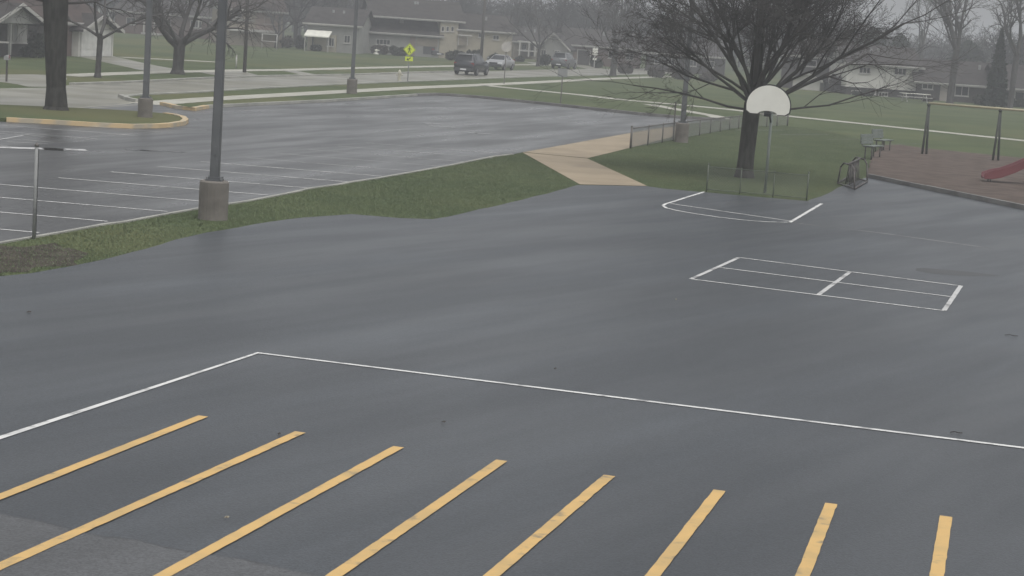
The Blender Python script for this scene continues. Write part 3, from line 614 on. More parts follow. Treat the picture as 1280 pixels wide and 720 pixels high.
# ------------------------------------------------------------------ trees
def tubes_np(segs, n):
    A = np.array([s[:3] for s in segs]); B = np.array([s[3:6] for s in segs]); r0 = np.array([s[6] for s in segs]); r1 = np.array([s[7] for s in segs])
    D = B-A; D /= np.linalg.norm(D, axis=1, keepdims=True)+1e-9
    ref = np.where(np.abs(D[:, 2:3]) > .9, np.array([[1., 0, 0]]), np.array([[0, 0, 1.]]))
    U = np.cross(D, ref); U /= np.linalg.norm(U, axis=1, keepdims=True)+1e-9; V_ = np.cross(D, U)
    t = np.arange(n)*2*np.pi/n; ct, st = np.cos(t), np.sin(t)
    ringd = U[:, None, :]*ct[None, :, None] + V_[:, None, :]*st[None, :, None]
    v0 = A[:, None, :] + ringd*r0[:, None, None]; v1 = B[:, None, :] + ringd*r1[:, None, None]
    Vt = np.concatenate([v0, v1], 1).reshape(-1, 3); k = np.arange(len(segs))[:, None, None]*2*n
    i = np.arange(n); q = np.stack([i, (i+1) % n, n+(i+1) % n, n+i], 1)[None]
    return Vt, (q+k).reshape(-1, 4)
class Tree:
    def __init__(s, seed): s.r = random.Random(seed); s.tr = []; s.li = []; s.tw = []
    def emit(s, a, b, r0, r1, lv):
        t = s.tr if lv == 0 else (s.li if r0 > .03 else s.tw); t.append((*a, *b, r0, r1))
    def limb(s, p, d, L_, r, lv, mx, up, rmin, split=(2, 2), ang=(25, 60), wig=.16, n=4):
        rr = s.r; p = Vector(p); d = Vector(d).normalized(); st = L_/n; r_end = max(rmin, r*.5)
        for i in range(n):
            d = (d + Vector((rr.gauss(0, wig), rr.gauss(0, wig), rr.gauss(0, wig) + up))).normalized()
            q = p + d*st; ra = r+(r_end-r)*i/n; rb = r+(r_end-r)*(i+1)/n
            s.emit(p, q + d*rb*.3, ra, rb, max(lv, 1)); p = q
            if lv < mx and (i >= 1 or lv > 1):
                for _ in range(split[0] if i < n-1 else split[1]):
                    a = R(rr.uniform(*ang)); az_ = rr.uniform(0, 2*math.pi); o = d.orthogonal().normalized(); o = Matrix.Rotation(az_, 3, d) @ o
                    c = (d*math.cos(a) + o*math.sin(a)).normalized()
                    s.limb(p, c, L_*rr.uniform(.36, .58), max(rmin, rb*rr.uniform(.5, .72)), lv+1, mx, up*.8, rmin, split, ang, wig, n if lv < 1 else 3)
    def trunk(s, pts, rs):
        for a, b, r0, r1 in zip(pts, pts[1:], rs, rs[1:]): s.emit(Vector(a), Vector(b), r0, r1, 0)
    def objs(s, root, bark, twig):
        V_, Fq = tubes_np(s.tr, 12); a = raw_mesh('trunk', V_, Fq, bark, root)
        vs, fs, b0 = [], [], 0
        for seg, n in ((s.li, 6), (s.tw, 3)):
            if seg: v, f = tubes_np(seg, n); vs.append(v); fs.append(f+b0); b0 += len(v)
        raw_mesh('crown', np.concatenate(vs), np.concatenate(fs), twig, root); return root
    def segs(s): return s.tr + s.li + s.tw
def flare(h, r, lean=(0, 0), r_top=None, n=6):
    rt_ = r_top or r*.8; pts, rs = [(0, 0, -.1), (0, 0, .05), (0, 0, .25)], [r*1.55, r*1.4, r*1.1]
    for i in range(1, n+1): t = i/n; pts.append((lean[0]*t*h, lean[1]*t*h, .25+(h-.25)*t)); rs.append(r+(rt_-r)*t)
    return pts, rs
# the big bare tree behind the hoop
g = P(930, 222); T = Tree(11); fz = zat(936, 128, g)
pts, rs = flare(fz, .265, (.03, 0), .275); rs[0:3] = [.36, .34, .29]; T.trunk(pts, rs); top = Vector(pts[-1])
lr = random.Random(5)
for i in range(15):                       # steep inner limbs
    az_ = i*2.4+lr.uniform(-.3, .3); el = R(lr.uniform(48, 84)); d = Vector((math.cos(az_)*math.cos(el), math.sin(az_)*math.cos(el), math.sin(el)))
    T.limb(top+Vector((0,0,lr.uniform(-.3,.5))), d, lr.uniform(3.6, 5.0), lr.uniform(.048, .085), 1, 5, .02, .0042, (2, 2), (20, 50), .13)
for i in range(14):                        # spreading limbs
    az_ = i*2*math.pi/14+lr.uniform(-.2, .2); el = R(lr.uniform(18, 42) if math.sin(az_) > -.3 else lr.uniform(44, 58)); d = Vector((math.cos(az_)*math.cos(el), math.sin(az_)*math.cos(el), math.sin(el)))
    T.limb(top+Vector((0,0,lr.uniform(-.35,.3))), d, lr.uniform(3.2, 4.6), lr.uniform(.035, .062), 1, 5, .012, .0042, (2, 2), (20, 52), .13)
for az_, el, Ln, r in ((.12, 8, 4.4, .045), (2.95, 6, 4.2, .045), (.5, 24, 5.4, .07), (-.1, 33, 5.6, .08)):
    d = Vector((math.cos(az_)*math.cos(R(el)), math.sin(az_)*math.cos(R(el)), math.sin(R(el))))
    T.limb(top+Vector((0,0,-.25)), d, Ln, r, 1, 4, .012, .0042, (1, 2), (20, 45), .09, 5)
T.trunk([top-Vector((0,0,.05)), top+Vector((.03,0,1.2)), top+Vector((.06,.05,2.8)), top+Vector((.1,.1,4.6))], [.25, .19, .13, .07])
T.objs(empty('bare_tree', g, 0, 'large bare tree with a dark straight trunk and wide twiggy crown right behind the hoop', 'tree'), M['bark'], M['twig'])
# island tree
g = P(70, 141); T = Tree(21); pts, rs = flare(4.6, .345, (-.04, 0), .50); rs[0:3] = [.62, .55, .44]; T.trunk(pts, rs); top = Vector(pts[-1])
for i in range(11):
    az_ = i*2.4; el = R(lr.uniform(25, 75)); d = Vector((math.cos(az_)*math.cos(el), math.sin(az_)*math.cos(el), math.sin(el)))
    T.limb(top+Vector((0,0,lr.uniform(-.7,.2))), d, lr.uniform(3.5, 4.8), lr.uniform(.1, .18), 1, 4, .0, .010, (2, 2), (25, 60), .14)
for az_, el in ((0.2, 6), (2.8, 8), (3.5, 12)):
    d = Vector((math.cos(az_)*math.cos(R(el)), math.sin(az_)*math.cos(R(el)), math.sin(R(el))))
    T.limb(top+Vector((0,0,-.5)), d, 3.0, .06, 1, 3, -.02, .008, (2, 2), (25, 65), .15)
T.objs(empty('bare_tree', g, 0, 'bare tree with a thick dark trunk standing on the kerbed island', 'tree'), M['bark'], M['twig'])
# forked street trees across the road
def street_tree(base, w, fork_y, seed, nl, Lr, label, els=(40, 80), mx=4, rl=.6):
    g = P(*base); s = F_PX/g.length; r = w/2/s; T = Tree(seed); fh = zat(base[0]+2, fork_y, g)
    pts, rs = flare(fh, r, (.03, 0), r*1.05); T.trunk(pts, rs); top = Vector(pts[-1]); q = random.Random(seed)
    for i in range(nl):
        az_ = i*2*math.pi/nl+q.uniform(-.3, .3); el = R(q.uniform(*els)); d = Vector((math.cos(az_)*math.cos(el), math.sin(az_)*math.cos(el), math.sin(el)))
        T.limb(top+Vector((0,0,q.uniform(-.5,.2)*min(1,fh))), d, q.uniform(*Lr), r*q.uniform(rl*.6, rl), 1, mx, .02, .010, (2, 2), (22, 55), .14)
    T.objs(empty('bare_tree', g, 0, label, 'tree'), M['bark2'], M['twig'])
street_tree((122, 97), 7, 44, 31, 4, (3.0, 4.2), 'slender bare street tree in front of the white garage door', (35, 75), 4, .75)
street_tree((222, 92.5), 13.5, 52, 32, 7, (3.6, 5.2), 'stout bare street tree with several spreading limbs on the verge across the street', (30, 72), 4, .6)
street_tree((1187, 130.5), 8, 62, 33, 6, (4.0, 5.6), 'tall bare tree with upright limbs in front of the low brick house', (55, 84), 4, .6)
street_tree((1262, 136.5), 7, 66, 34, 5, (4.2, 5.6), 'tall bare tree in front of the house with white trimmed door', (50, 84), 4, .7)
street_tree((766, 95), 7.5, 58, 35, 7, (3.6, 5.0), 'bare verge tree standing alone past the grey parked car', (30, 75), 4, .55)
street_tree((672, 83), 4, 62, 36, 6, (3.4, 5.0), 'thin bare tree beside the porch with white columns', (35, 80), 4, .7)
street_tree((703, 72), 5, 62, 37, 6, (4.0, 5.5), 'bare forked tree directly above the grey parked car', (35, 75), 4, .7)
street_tree((1146, 112), 4, 60, 38, 4, (4.6, 6.0), 'thin upright bare tree rising behind the gap between the white and brick houses', (66, 86), 4, .7)
street_tree((345, 60), 4, 42, 39, 5, (3.0, 4.4), 'small bare tree in the yard of the tan house', (30, 75), 4, .7)
street_tree((428, 58), 4, 30, 40, 6, (3.8, 5.0), 'bare tree behind the house with the cream awning', (30, 75), 4, .7)
# template crowns for the rows behind the houses
def template(seed, H, r, nl, mx=4, rmin=.022):
    T = Tree(seed); q = random.Random(seed); fh = H*.22
    pts, rs = flare(fh, r, (0, 0), r, 3); T.trunk(pts, rs); top = Vector(pts[-1])
    for i in range(nl):
        az_ = i*2.4+q.uniform(-.3, .3); el = R(q.uniform(28, 84)); d = Vector((math.cos(az_)*math.cos(el), math.sin(az_)*math.cos(el), math.sin(el)))
        T.limb(top+Vector((0,0,q.uniform(-.8,.4))), d, H*q.uniform(.3, .42), r*q.uniform(.3, .55), 1, mx, .02, rmin, (2, 2), (24, 60), .16)
    return T
temps = [template(51+i, 11+i, .24, 7, 4, .020) for i in range(3)]
row = []
def row_tree(i, x, y, sc, rz):
    g = P(x, y); lab = 'bare grey tree ' + RL[i]
    if i < 3: o = temps[i].objs(empty('bare_tree', g, rz, lab, 'tree', 'bare trees in the row behind the houses'), M['bark2'], M['twig_far']); row.append(o)
    else: o = copy_tree(row[i % 3]); o.location = g; o.rotation_euler.z = rz
    o.scale = (sc, sc, sc*rr_.uniform(.9, 1.1)); o['label'] = lab
rr_ = random.Random(4)
spots = [(20,52),(75,50),(165,41),(205,40),(250,44),(300,48),(330,50),(372,56),(415,54),(455,58),(490,60),(530,61),(575,63),(615,66),(650,70),(690,72),(735,75),(770,77),(800,80),(835,82),(865,84),(895,86),(925,88),(955,90),(990,92),(1022,95),(1210,112),(1255,116),(1290,118)]
RL = ['behind the porch of the gabled house', 'behind the island tree', 'behind the white garage', 'behind the left half of the long brick house', 'behind the stout street tree', 'behind the gap left of the tan house', 'behind the chimney of the tan house', 'at the right corner of the tan house', 'behind the cream awning', 'behind the right end of the awning house', 'above the left end of the split level roof', 'above the crossing sign', 'behind the dark sedan', 'above the dark utility vehicle', 'behind the silver sedan', 'above the white columned porch', 'behind the small gabled house', 'above the pinkish wall', 'behind the white yard sign', 'right of the verge tree', 'behind the dim brown house, at its left end', 'behind the dim brown house, near its middle', 'behind the fence light pole', 'behind the outer left limbs of the big tree', 'straight behind the hoop', 'behind the pale house with the low gable', 'behind the pale door of the brick house', 'behind the dark evergreen at the brick house', 'behind the last house at the edge']
for i, (x, y) in enumerate(spots): row_tree(i, x+rr_.uniform(-8, 8), y+rr_.uniform(-2, 3), rr_.uniform(.8, 1.15), rr_.uniform(0, 6.28))
# the far wood: one mass
def far_wood():
    rg = np.random.default_rng(9); base = []
    for k in range(4):
        sg = np.array(template(70+k, 10, .2, 6, 3, .035).segs()); base.append(sg)
    out_ = []
    for k in range(430):
        px_ = rg.uniform(-80, 1360); dist = rg.uniform(285, 420); s_ = rg.uniform(.8, 1.4)
        if px_ > 1030: s_ *= rg.uniform(.65, .95)
        x = (px_-640)/F_PX*dist; a = rg.uniform(0, 6.28); sg = base[k % 4].copy(); ca_, sa = np.cos(a), np.sin(a)
        for o_ in (0, 3):
            X, Y = sg[:, o_].copy(), sg[:, o_+1].copy(); sg[:, o_] = (X*ca_-Y*sa)*s_*1.2+x; sg[:, o_+1] = (X*sa+Y*ca_)*s_*1.2+dist; sg[:, o_+2] *= s_
        out_.append(sg)
    V_, Fq = tubes_np(np.concatenate(out_), 3)
    tag(raw_mesh('far_wood', V_, Fq, M['twig_far']), 'grey mass of bare wood filling the skyline behind the houses', 'wood', kind='stuff')
far_wood()
# evergreens and shrubs made of many small leaf faces
def leaf_cloud(seed, n, fn, size):
    rg = np.random.default_rng(seed); c, s_ = fn(rg, n); m_ = len(c)
    a = rg.normal(size=(m_, 3)); a /= np.linalg.norm(a, axis=1, keepdims=True); b = np.cross(a, rg.normal(size=(m_, 3))); b /= np.linalg.norm(b, axis=1, keepdims=True)
    sz = (size*rg.uniform(.6, 1.4, m_)*s_)[:, None]
    v = np.stack([c-a*sz, c+b*sz*.45, c+a*sz, c-b*sz*.45], 1).reshape(-1, 3)
    return v, np.arange(len(v)).reshape(-1, 4)
def conifer_pts(H, Rb):
    def f(rg, n):
        z = rg.uniform(.06, 1, n)**1.0; lay = np.floor(z*14)/14; fr = (z*14) % 1
        rad = Rb*((1-z)**.9 if H > 3.4*Rb else np.sqrt(np.maximum(0, 1-(z*1.5-.5)**2)))*(1-.35*fr)*rg.uniform(.35, 1, n)**.5*rg.choice([1, .8, .55], n); t = rg.uniform(0, 6.28, n)
        return np.stack([rad*np.cos(t), rad*np.sin(t), z*H-.25*rad], 1), 1.2-z*.6
    return f
def shrub_pts(rx, ry, h, lumps=7):
    def f(rg, n):
        cx = rg.uniform(-.6, .6, lumps)*rx; cy = rg.uniform(-.6, .6, lumps)*ry; ch = rg.uniform(.45, .8, lumps)*h; cr_ = rg.uniform(.3, .55, lumps)
        k = rg.integers(0, lumps, n); d = rg.normal(size=(n, 3)); d /= np.linalg.norm(d, axis=1, keepdims=True); d *= rg.uniform(.55, 1, n)[:, None]
        return np.stack([cx[k]+d[:, 0]*cr_[k]*rx, cy[k]+d[:, 1]*cr_[k]*ry, np.maximum(.03, ch[k]*.62+d[:, 2]*ch[k]*.55)], 1), np.ones(n)
    return f
def conifer(root, H, Rb, seed):
    MB().tube((0,0,-.1),(0,0,H*.95),H*.02,.02,n=8).build('trunk', M['bark2'], root, True)
    v, f = leaf_cloud(seed, 5200, conifer_pts(H, Rb), .26); raw_mesh('crown', v, f, M['needle'], root, False)
for i, (x, y, yt, w, lb) in enumerate([(1243, 134.5, 36, 40, 'dark dense evergreen tree in front of the right end of the brick house'), (1146, 110, 37, 13, 'narrow pointed evergreen rising behind the white house'), (1085, 108, 33, 60, 'broad dark evergreen behind the roof of the white house'), (1052, 106, 42, 52, 'rounded dark evergreen next to the broad one behind the white house roof'), (1120, 110, 42, 50, 'dark evergreen close to the roof end of the white house'), (1205, 115, 50, 74, 'wide dark evergreen behind the roof of the brick house'), (1276, 120, 46, 60, 'dark evergreen at the far end behind the brick house'), (690, 66, 22, 26, 'dark evergreen behind the small gabled house')]):
    g = P(x, y); root = empty('evergreen_tree', g, i*1.3, lb, 'tree', 'evergreens near the houses'); conifer(root, zat(x, yt, g), w/2*g.length/F_PX, 90+i)
def shrub(i, x, y, wpx, hpx, label, mt='shrub', loc=None):
    g = P(x, y); s_ = g.length/F_PX; root = empty('shrub', g, 0, label, 'shrub')
    v, f = leaf_cloud(200+i, 1500, shrub_pts(wpx/2*s_, wpx/2.6*s_, hpx*s_), .16); raw_mesh('foliage', v, f, M[mt], root, False)
    mb = MB(); q = random.Random(i)
    for k in range(6): mb.tube((q.uniform(-.15,.15), q.uniform(-.15,.15), -.05), (q.uniform(-.6,.6)*wpx/2*s_, q.uniform(-.4,.4)*wpx/2*s_, hpx*s_*q.uniform(.5,.9)), .03, .012, n=5)
    mb.build('stem', M['bark2'], root)
SH = [(40,72,26,20,'dark shrub under the curtained window of the gabled house','shrub'),(50,72.5,30,42,'dark tall shrub behind the island tree trunk','shrub'),
 (240,45,22,14,'shrub at the foot of the stout street tree limbs','shrub_brown'),(262,47,24,16,'dark hedge shrub left of the grass strip light pole','shrub'),(297,55,22,17,'shrub below the window of the tan house','shrub'),(322,57,26,18,'shrub in the middle of the tan house front','shrub'),(352,60,28,18,'broad shrub at the corner of the tan house','shrub_brown'),(374,61,18,22,'tall dark shrub next to the awning house','shrub'),
 (394,64,14,9,'low shrub in front of the cream awning house wall','shrub'),(412,65,14,8,'low dark shrub near the awning house corner','shrub'),(446,66,22,14,'shrub between the awning house and the split level house','shrub'),(472,68,26,13,'shrub below the lower left roof of the split level house','shrub_brown'),(497,70,26,14,'shrub left of the yellow crossing sign','shrub'),(532,71,14,13,'shrub right of the yellow crossing sign','shrub'),
 (570,76,28,16,'dark shrub behind the dark parked car','shrub'),(592,77,22,17,'second dark shrub behind the dark parked car, taller','shrub'),(614,77,16,12,'shrub behind the silver car hood','shrub'),(648,77,16,8,'low shrub beside the white porch columns','shrub'),(678,82,20,18,'dark shrub left of the grey parked car','shrub'),(745,85,16,18,'dark shrub by the brick garage house','shrub'),
 (819,97,24,14,'dark rounded shrub near the verge left of the big tree crown','shrub_brown'),(780,92,26,15,'brown shrub row right of the verge tree','shrub_brown'),(852,100,28,16,'brown shrub behind the fence light pole','shrub_brown'),(885,102,30,15,'brownish shrub seen through the left branches of the big tree','shrub_brown'),(1046,116,26,26,'tall dark shrub between the two pale houses','shrub_brown'),(1008,112,30,10,'low shrub in front of the small pale house','shrub_brown'),(1078,120,28,9,'low shrub under the windows of the white house','shrub'),(1160,127,18,9,'low shrub under the first brick house window','shrub_brown'),(1225,131,24,14,'dark shrub right of the brick house window','shrub'),(1272,134,20,12,'low dark shrub near the last house','shrub')]
for i, s_ in enumerate(SH): shrub(i, *s_)
# ------------------------------------------------------------------ houses
class House:
    def __init__(s, L_, Rr, label, name='house', cat='house'):
        a, b = P(*L_), P(*Rr); s.a = a; s.W = (b-a).length; rz = math.atan2(b.y-a.y, b.x-a.x)
        s.u = (b-a).normalized(); s.n = Vector((-s.u.y, s.u.x, 0)); s.root = empty(name, a, rz, label, cat)
    def uz(s, px, py, d=0.0):           # facade coordinates of a pixel on the facade plane pushed back by d
        r = ray(px, py); o = Vector((0, 0, CAM_H)); p0 = s.a + s.n*d; t = (p0-o).dot(s.n)/r.dot(s.n); q = o+r*t
        return (q-s.a).dot(s.u), q.z
    def rect(s, x0, y0, x1, y1, d=0.0):
        xm, ym = (x0+x1)/2, (y0+y1)/2; return s.uz(x0, ym, d)[0], s.uz(x1, ym, d)[0], s.uz(xm, y1, d)[1], s.uz(xm, y0, d)[1]
    def wall(s, u0, u1, z1, depth, mt, z0=-.3, y0=0.0, gable=None):
        if gable: pts = [(u0, z0), (u1, z0), (u1, z1), ((u0+u1)/2, gable), (u0, z1)]
        else: pts = [(u0, z0), (u1, z0), (u1, z1), (u0, z1)]
        return MB().slab(pts, y0, y0+depth).build('wall', M[mt], s.root)
    def window(s, x0, y0, x1, y1, pane='glass', bars=1, fr='fascia', y=0.0):
        u0, u1, z0, z1 = s.rect(x0, y0, x1, y1, y); t = .07; mb = MB()
        mb.box(u0, u1, y-.06, y+.0, z1-t, z1).box(u0, u1, y-.06, y, z0, z0+t).box(u0, u0+t, y-.06, y, z0+t, z1-t).box(u1-t, u1, y-.06, y, z0+t, z1-t)
        for i in range(bars): c = u0+(u1-u0)*(i+1)/(bars+1); mb.box(c-.03, c+.03, y-.055, y, z0+t, z1-t)
        w = mb.build('window', M[fr], s.root)
        MB().box(u0+t, u1-t, y-.025, y+.02, z0+t, z1-t).build('pane', M[pane], w)
        MB().box(u0-.06, u1+.06, y-.12, y, z0-.07, z0-.003).build('sill', M[fr], w)
    def panel(s, name, x0, y0, x1, y1, mt, out=.05, y=0.0, parent=None):
        u0, u1, z0, z1 = s.rect(x0, y0, x1, y1, y-out); return MB().box(u0, u1, y-out, y+.01, z0, z1).build(name, M[mt], parent or s.root)
    def door(s, x0, y0, x1, y1, mt='door'):
        d = s.panel('door', x0, y0, x1, y1, mt, .05); u0, u1, z0, z1 = s.rect(x0, y0, x1, y1)
        MB().tube((u1-.12, -.11, z0+1.0), (u1-.12, -.05, z0+1.0), .04, n=8).build('handle', M['galv'], d)
    def garage(s, x0, y0, x1, y1, mt='door_white', rows=4, cols=4):
        u0, u1, z0, z1 = s.rect(x0, y0, x1, y1); d = MB().box(u0, u1, -.02, .01, z0, z1).build('garage_door', M[mt], s.root)
        for r_ in range(rows):
            a, b = z0+(z1-z0)*r_/rows+.015, z0+(z1-z0)*(r_+1)/rows-.015; mb = MB().box(u0+.02, u1-.02, -.05, -.021, a, b)
            for c in range(cols): q0, q1 = u0+(u1-u0)*c/cols+.12, u0+(u1-u0)*(c+1)/cols-.12; mb.box(q0, q1, -.062, -.0505, a+.1, b-.1)
            mb.build('door_panel', M[mt], d)
        fr = MB().box(u0-.12, u0-.004, -.07, .0, z0, z1+.1).box(u1+.004, u1+.12, -.07, .0, z0, z1+.1).box(u0-.004, u1+.004, -.07, 0, z1+.004, z1+.1)
        fr.build('door_frame', M['fascia'], d)
    def roof_ridge(s, u0, u1, ze, zr, depth, mt='shingle', over=.5, y0=0.0, slope_l=0.0):   # ridge parallel to the facade
        m_ = y0+depth/2; t = .14; mb = MB()
        for sg in (0, 1):
            ye = y0-over if sg == 0 else y0+depth+over
            mb.add([(u0-over, ye, ze), (u1+over, ye, ze), (u1+over-slope_l, m_, zr), (u0-over+slope_l, m_, zr), (u0-over, ye, ze-t), (u1+over, ye, ze-t), (u1+over-slope_l, m_, zr-t), (u0-over+slope_l, m_, zr-t)], [(0,1,2,3),(7,6,5,4),(0,4,5,1),(1,5,6,2),(3,2,6,7),(0,3,7,4)])
        r = mb.build('roof', M[mt], s.root)
        MB().box(u0-over, u1+over, y0-over-.04, y0-over-.003, ze-.20, ze+.015).build('fascia', M['fascia'], r)
        MB().box(u0-over, u1+over, y0-over-.13, y0-over-.043, ze-.09, ze+.02).build('gutter', M['fascia'], r)
        if not slope_l:
            for uu in (u0, u1):
                MB().add([(uu-.05, y0, ze-.15), (uu+.05, y0, ze-.15), (uu+.05, y0+depth, ze-.15), (uu-.05, y0+depth, ze-.15), (uu-.05, m_, zr-.16), (uu+.05, m_, zr-.16)], [(0,1,5,4),(2,3,4,5),(1,2,5),(3,0,4),(0,3,2,1)]).build('gable_end', M['grey_siding'], s.root)
        q = random.Random(int(s.a.x*7)); 
        for k in range(2):
            uu = u0+(u1-u0)*q.uniform(.2, .8); MB().box(uu-.11, uu+.11, m_-1.6, m_-1.4, zr-.75, zr-.28).build('roof_vent', M['sign_back'], r)
        return r
    def roof_gable(s, u0, u1, ze, zr, depth, mt='shingle', over=.45, y0=0.0):              # gable faces the facade side
        c = (u0+u1)/2; t = .14; k = (zr-ze)/(c-u0); e0, e1, zo = u0-over, u1+over, ze-k*over
        pts = [(e0, zo), (c, zr), (e1, zo), (e1, zo-t), (c, zr-t), (e0, zo-t)]
        mb = MB(); n = len(pts)
        mb.add([(p[0], y0-over, p[1]) for p in pts]+[(p[0], y0+depth, p[1]) for p in pts], [(0,1,4,5),(1,2,3,4),(11,10,7,6),(10,9,8,7),(0,6,7,1),(1,7,8,2),(2,8,9,3),(3,9,10,4),(4,10,11,5),(5,11,6,0)])
        r = mb.build('roof', M[mt], s.root)
        f = MB()
        for a, b in (((e0, zo), (c, zr)), ((c, zr), (e1, zo))):
            f.add([(a[0], y0-over-.05, a[1]+.02), (b[0], y0-over-.05, b[1]+.02), (b[0], y0-over-.05, b[1]-.22), (a[0], y0-over-.05, a[1]-.22), (a[0], y0-over-.003, a[1]+.02), (b[0], y0-over-.003, b[1]+.02), (b[0], y0-over-.003, b[1]-.22), (a[0], y0-over-.003, a[1]-.22)], [(0,3,2,1),(4,5,6,7),(0,1,5,4),(3,7,6,2),(0,4,7,3),(1,2,6,5)])
        f.build('fascia', M['fascia'], r); return r
    def column(s, px, y0, y1, w=.16, out=1.2, mt='fascia'):
        u, _ = s.uz(px, (y0+y1)/2, -out); z1 = s.uz(px, y0, -out)[1]; z0 = s.uz(px, y1, -out)[1]
        MB().box(u-w/2, u+w/2, -out-w/2, -out+w/2, z0, z1).build('porch_column', M[mt], s.root)
# gabled house with porch and white garage
h = House((0, 71.5), (141, 70.5), 'brick house with a front gable, curtained window and white panelled garage door')
U = lambda x, y=60: h.uz(x, y)[0]
uA, uB, uG0, uG1 = U(-110, 50), U(60), U(98), U(141.5)
ze = h.uz(80, 28)[1]; h.wall(uA, uG0, ze, 9, 'brick_dark', y0=.6); h.roof_ridge(uA, uG1-.2, ze, h.uz(80, -4)[1]+1.3, 9, 'shingle_brown', .5, .6)
zg = h.uz(120, 35)[1]; h.wall(uG0, uG1, zg+.05, 8, 'siding', gable=h.uz(120, 18.5)[1]-.12); h.roof_gable(uG0, uG1, zg+.05, h.uz(120, 17)[1], 8, 'shingle', .6)
h.garage(101, 37.5, 138.5, 70.5, 'door_white')
zp_ = h.uz(30, 27, -1.6)[1]; u0, u1 = h.uz(-3, 27, -1.6)[0], h.uz(58, 27, -1.6)[0]
MB().slab([(u0, zp_-.15), (u1, zp_-.15), ((u0+u1)/2, h.uz(29, 5, -1.6)[1]-.1)], -1.2, .6).build('porch_gable', M['grey_siding'], h.root)
h.roof_gable(u0, u1, zp_, h.uz(29, 4, -1.6)[1], 3.0, 'shingle', .4, -1.2)
h.window(9, 30, 33, 53.5, 'curtain', 3, y=.6); h.panel('brick_pier', 81, 31, 100, 70.5, 'brick', .1, .6); h.panel('trim_board', 90.5, 37, 92.5, 67, 'fascia', .14, .6)
h.column(12.5, 30, 69, .16, 1.2, 'grey_siding'); h.panel('porch_rail', -6, 52, 11, 54, 'fascia', 1.25, .0)
# long brick house
h = House((143, 40.5), (284, 51), 'long low brick house with a white eave behind the stout street tree'); W_ = h.W
ze = h.uz(200, 17)[1]; h.wall(0, W_, ze, 9, 'brick'); h.roof_ridge(0, W_, ze, ze+2.1, 9, 'shingle')
for x0, x1 in ((158, 170), (204, 214), (238, 252), (262, 274)): h.window(x0, 22+x0*.05-8, x1, 31+x0*.05-8, bars=1)
h.column(180, 17, 41, .14); h.column(193, 18, 42, .14); h.column(248, 21, 46, .14); h.panel('porch_deck', 176, 41, 198, 43.5, 'fascia', 1.2)
# tan house
h = House((286, 56), (352, 60), 'tan two storey house with a brown roof behind the thin utility pole'); W_ = h.W
ze = h.uz(320, 13)[1]; h.wall(0, W_, ze, 9, 'tan'); h.roof_ridge(0, W_, ze, ze+2.6, 9, 'shingle_brown'); h.panel('brick_panel', 320, 16, 348, 38, 'brick_pink', .06)
h.window(289, 15, 302.5, 21.5, bars=0); h.window(330, 22, 342, 30, bars=1); h.panel('balcony_rail', 287, 37, 350, 40, 'fascia', .9); h.panel('trim_band', 287, 24, 318, 26, 'grey_siding', .05)
MB().box(W_*.62, W_*.62+.9, 3, 3.8, ze, ze+3.6).build('chimney', M['brick'], h.root)
# house with awning
h = House((383, 63), (447, 67.5), 'low beige house with a cream awning over its front corner'); W_ = h.W
ze = h.uz(415, 30.5)[1]; h.wall(0, W_, ze, 9, 'grey_siding'); h.roof_ridge(0, W_, ze, ze+1.9, 9, 'shingle')
h.panel('front_bay', 384.5, 43, 420, 64.5, 'beige', .5); h.window(408, 47, 418, 58, bars=2, y=-.5); h.window(430, 44, 438, 54); h.panel('corner_post', 390, 45, 391.5, 63, 'black', .62)
u0, u1, z0, z1 = h.rect(385, 38, 416, 45); MB().add([(u0,-2.2,z0),(u1,-2.2,z0),(u1,-.5,z1),(u0,-.5,z1),(u0,-2.2,z0-.12),(u1,-2.2,z0-.12),(u1,-.5,z1-.12),(u0,-.5,z1-.12)], [(0,1,2,3),(7,6,5,4),(0,4,5,1),(1,5,6,2),(2,6,7,3),(3,7,4,0)]).build('awning', M['awning'], h.root)
for uu in (u0+.1, u1-.1): MB().box(uu-.04, uu+.04, -2.1, -2.02, -.1, z0-.13).build('awning_post', M['fascia'], h.root)
# big split level house
h = House((449, 66), (641, 78.5), 'wide beige split level house with stepped roofs')
def UU(x, y=50): return h.uz(x, y)[0]
zl = h.uz(500, 42)[1]; h.wall(UU(452), UU(549), zl, 8, 'grey_siding', y0=0); h.roof_ridge(UU(452), UU(549), zl, h.uz(520, 24)[1]+.1, 8, 'shingle', .5)
zu = h.uz(520, 27)[1]+.35; h.wall(UU(464), UU(572), zu, 8, 'beige', y0=4.2, z0=2.0); h.wall(UU(549.5), UU(572), zu, 4.2, 'beige', y0=-.01)
h.roof_ridge(UU(464), UU(575), zu, h.uz(520, 4)[1]+.5, 11, 'shingle', .5, .3)
for x0 in (551.5, 557.5, 563.5): h.window(x0, 33, x0+4, 39.5, bars=0)
zr_ = h.uz(605, 38.5)[1]; h.wall(UU(572.4), UU(641), zr_, 8, 'beige', y0=.4); h.roof_ridge(UU(574), UU(641), zr_, zr_+1.9, 8, 'shingle', .4, .4)
h.garage(573.5, 46.5, 583.5, 57, 'tan', 4, 2); h.panel('garage_fascia', 572.6, 43.5, 590, 45, 'fascia', .5); h.window(598, 41, 606, 47, bars=1, y=.4); h.window(616, 44, 624, 50, bars=1, y=.4); h.door(634, 52, 638, 64, 'sign_pale')
h.window(470, 49, 488, 56, bars=3); h.panel('entry_panel', 521, 48, 547, 58, 'tan', .06); h.panel('garage_shadow_panel', 529, 56, 544, 68, 'plastic_grey', .03); h.panel('stone_pier', 512, 43.5, 519, 69, 'brick_pink', .1)  # dark flat panel at the garage stands in for shade
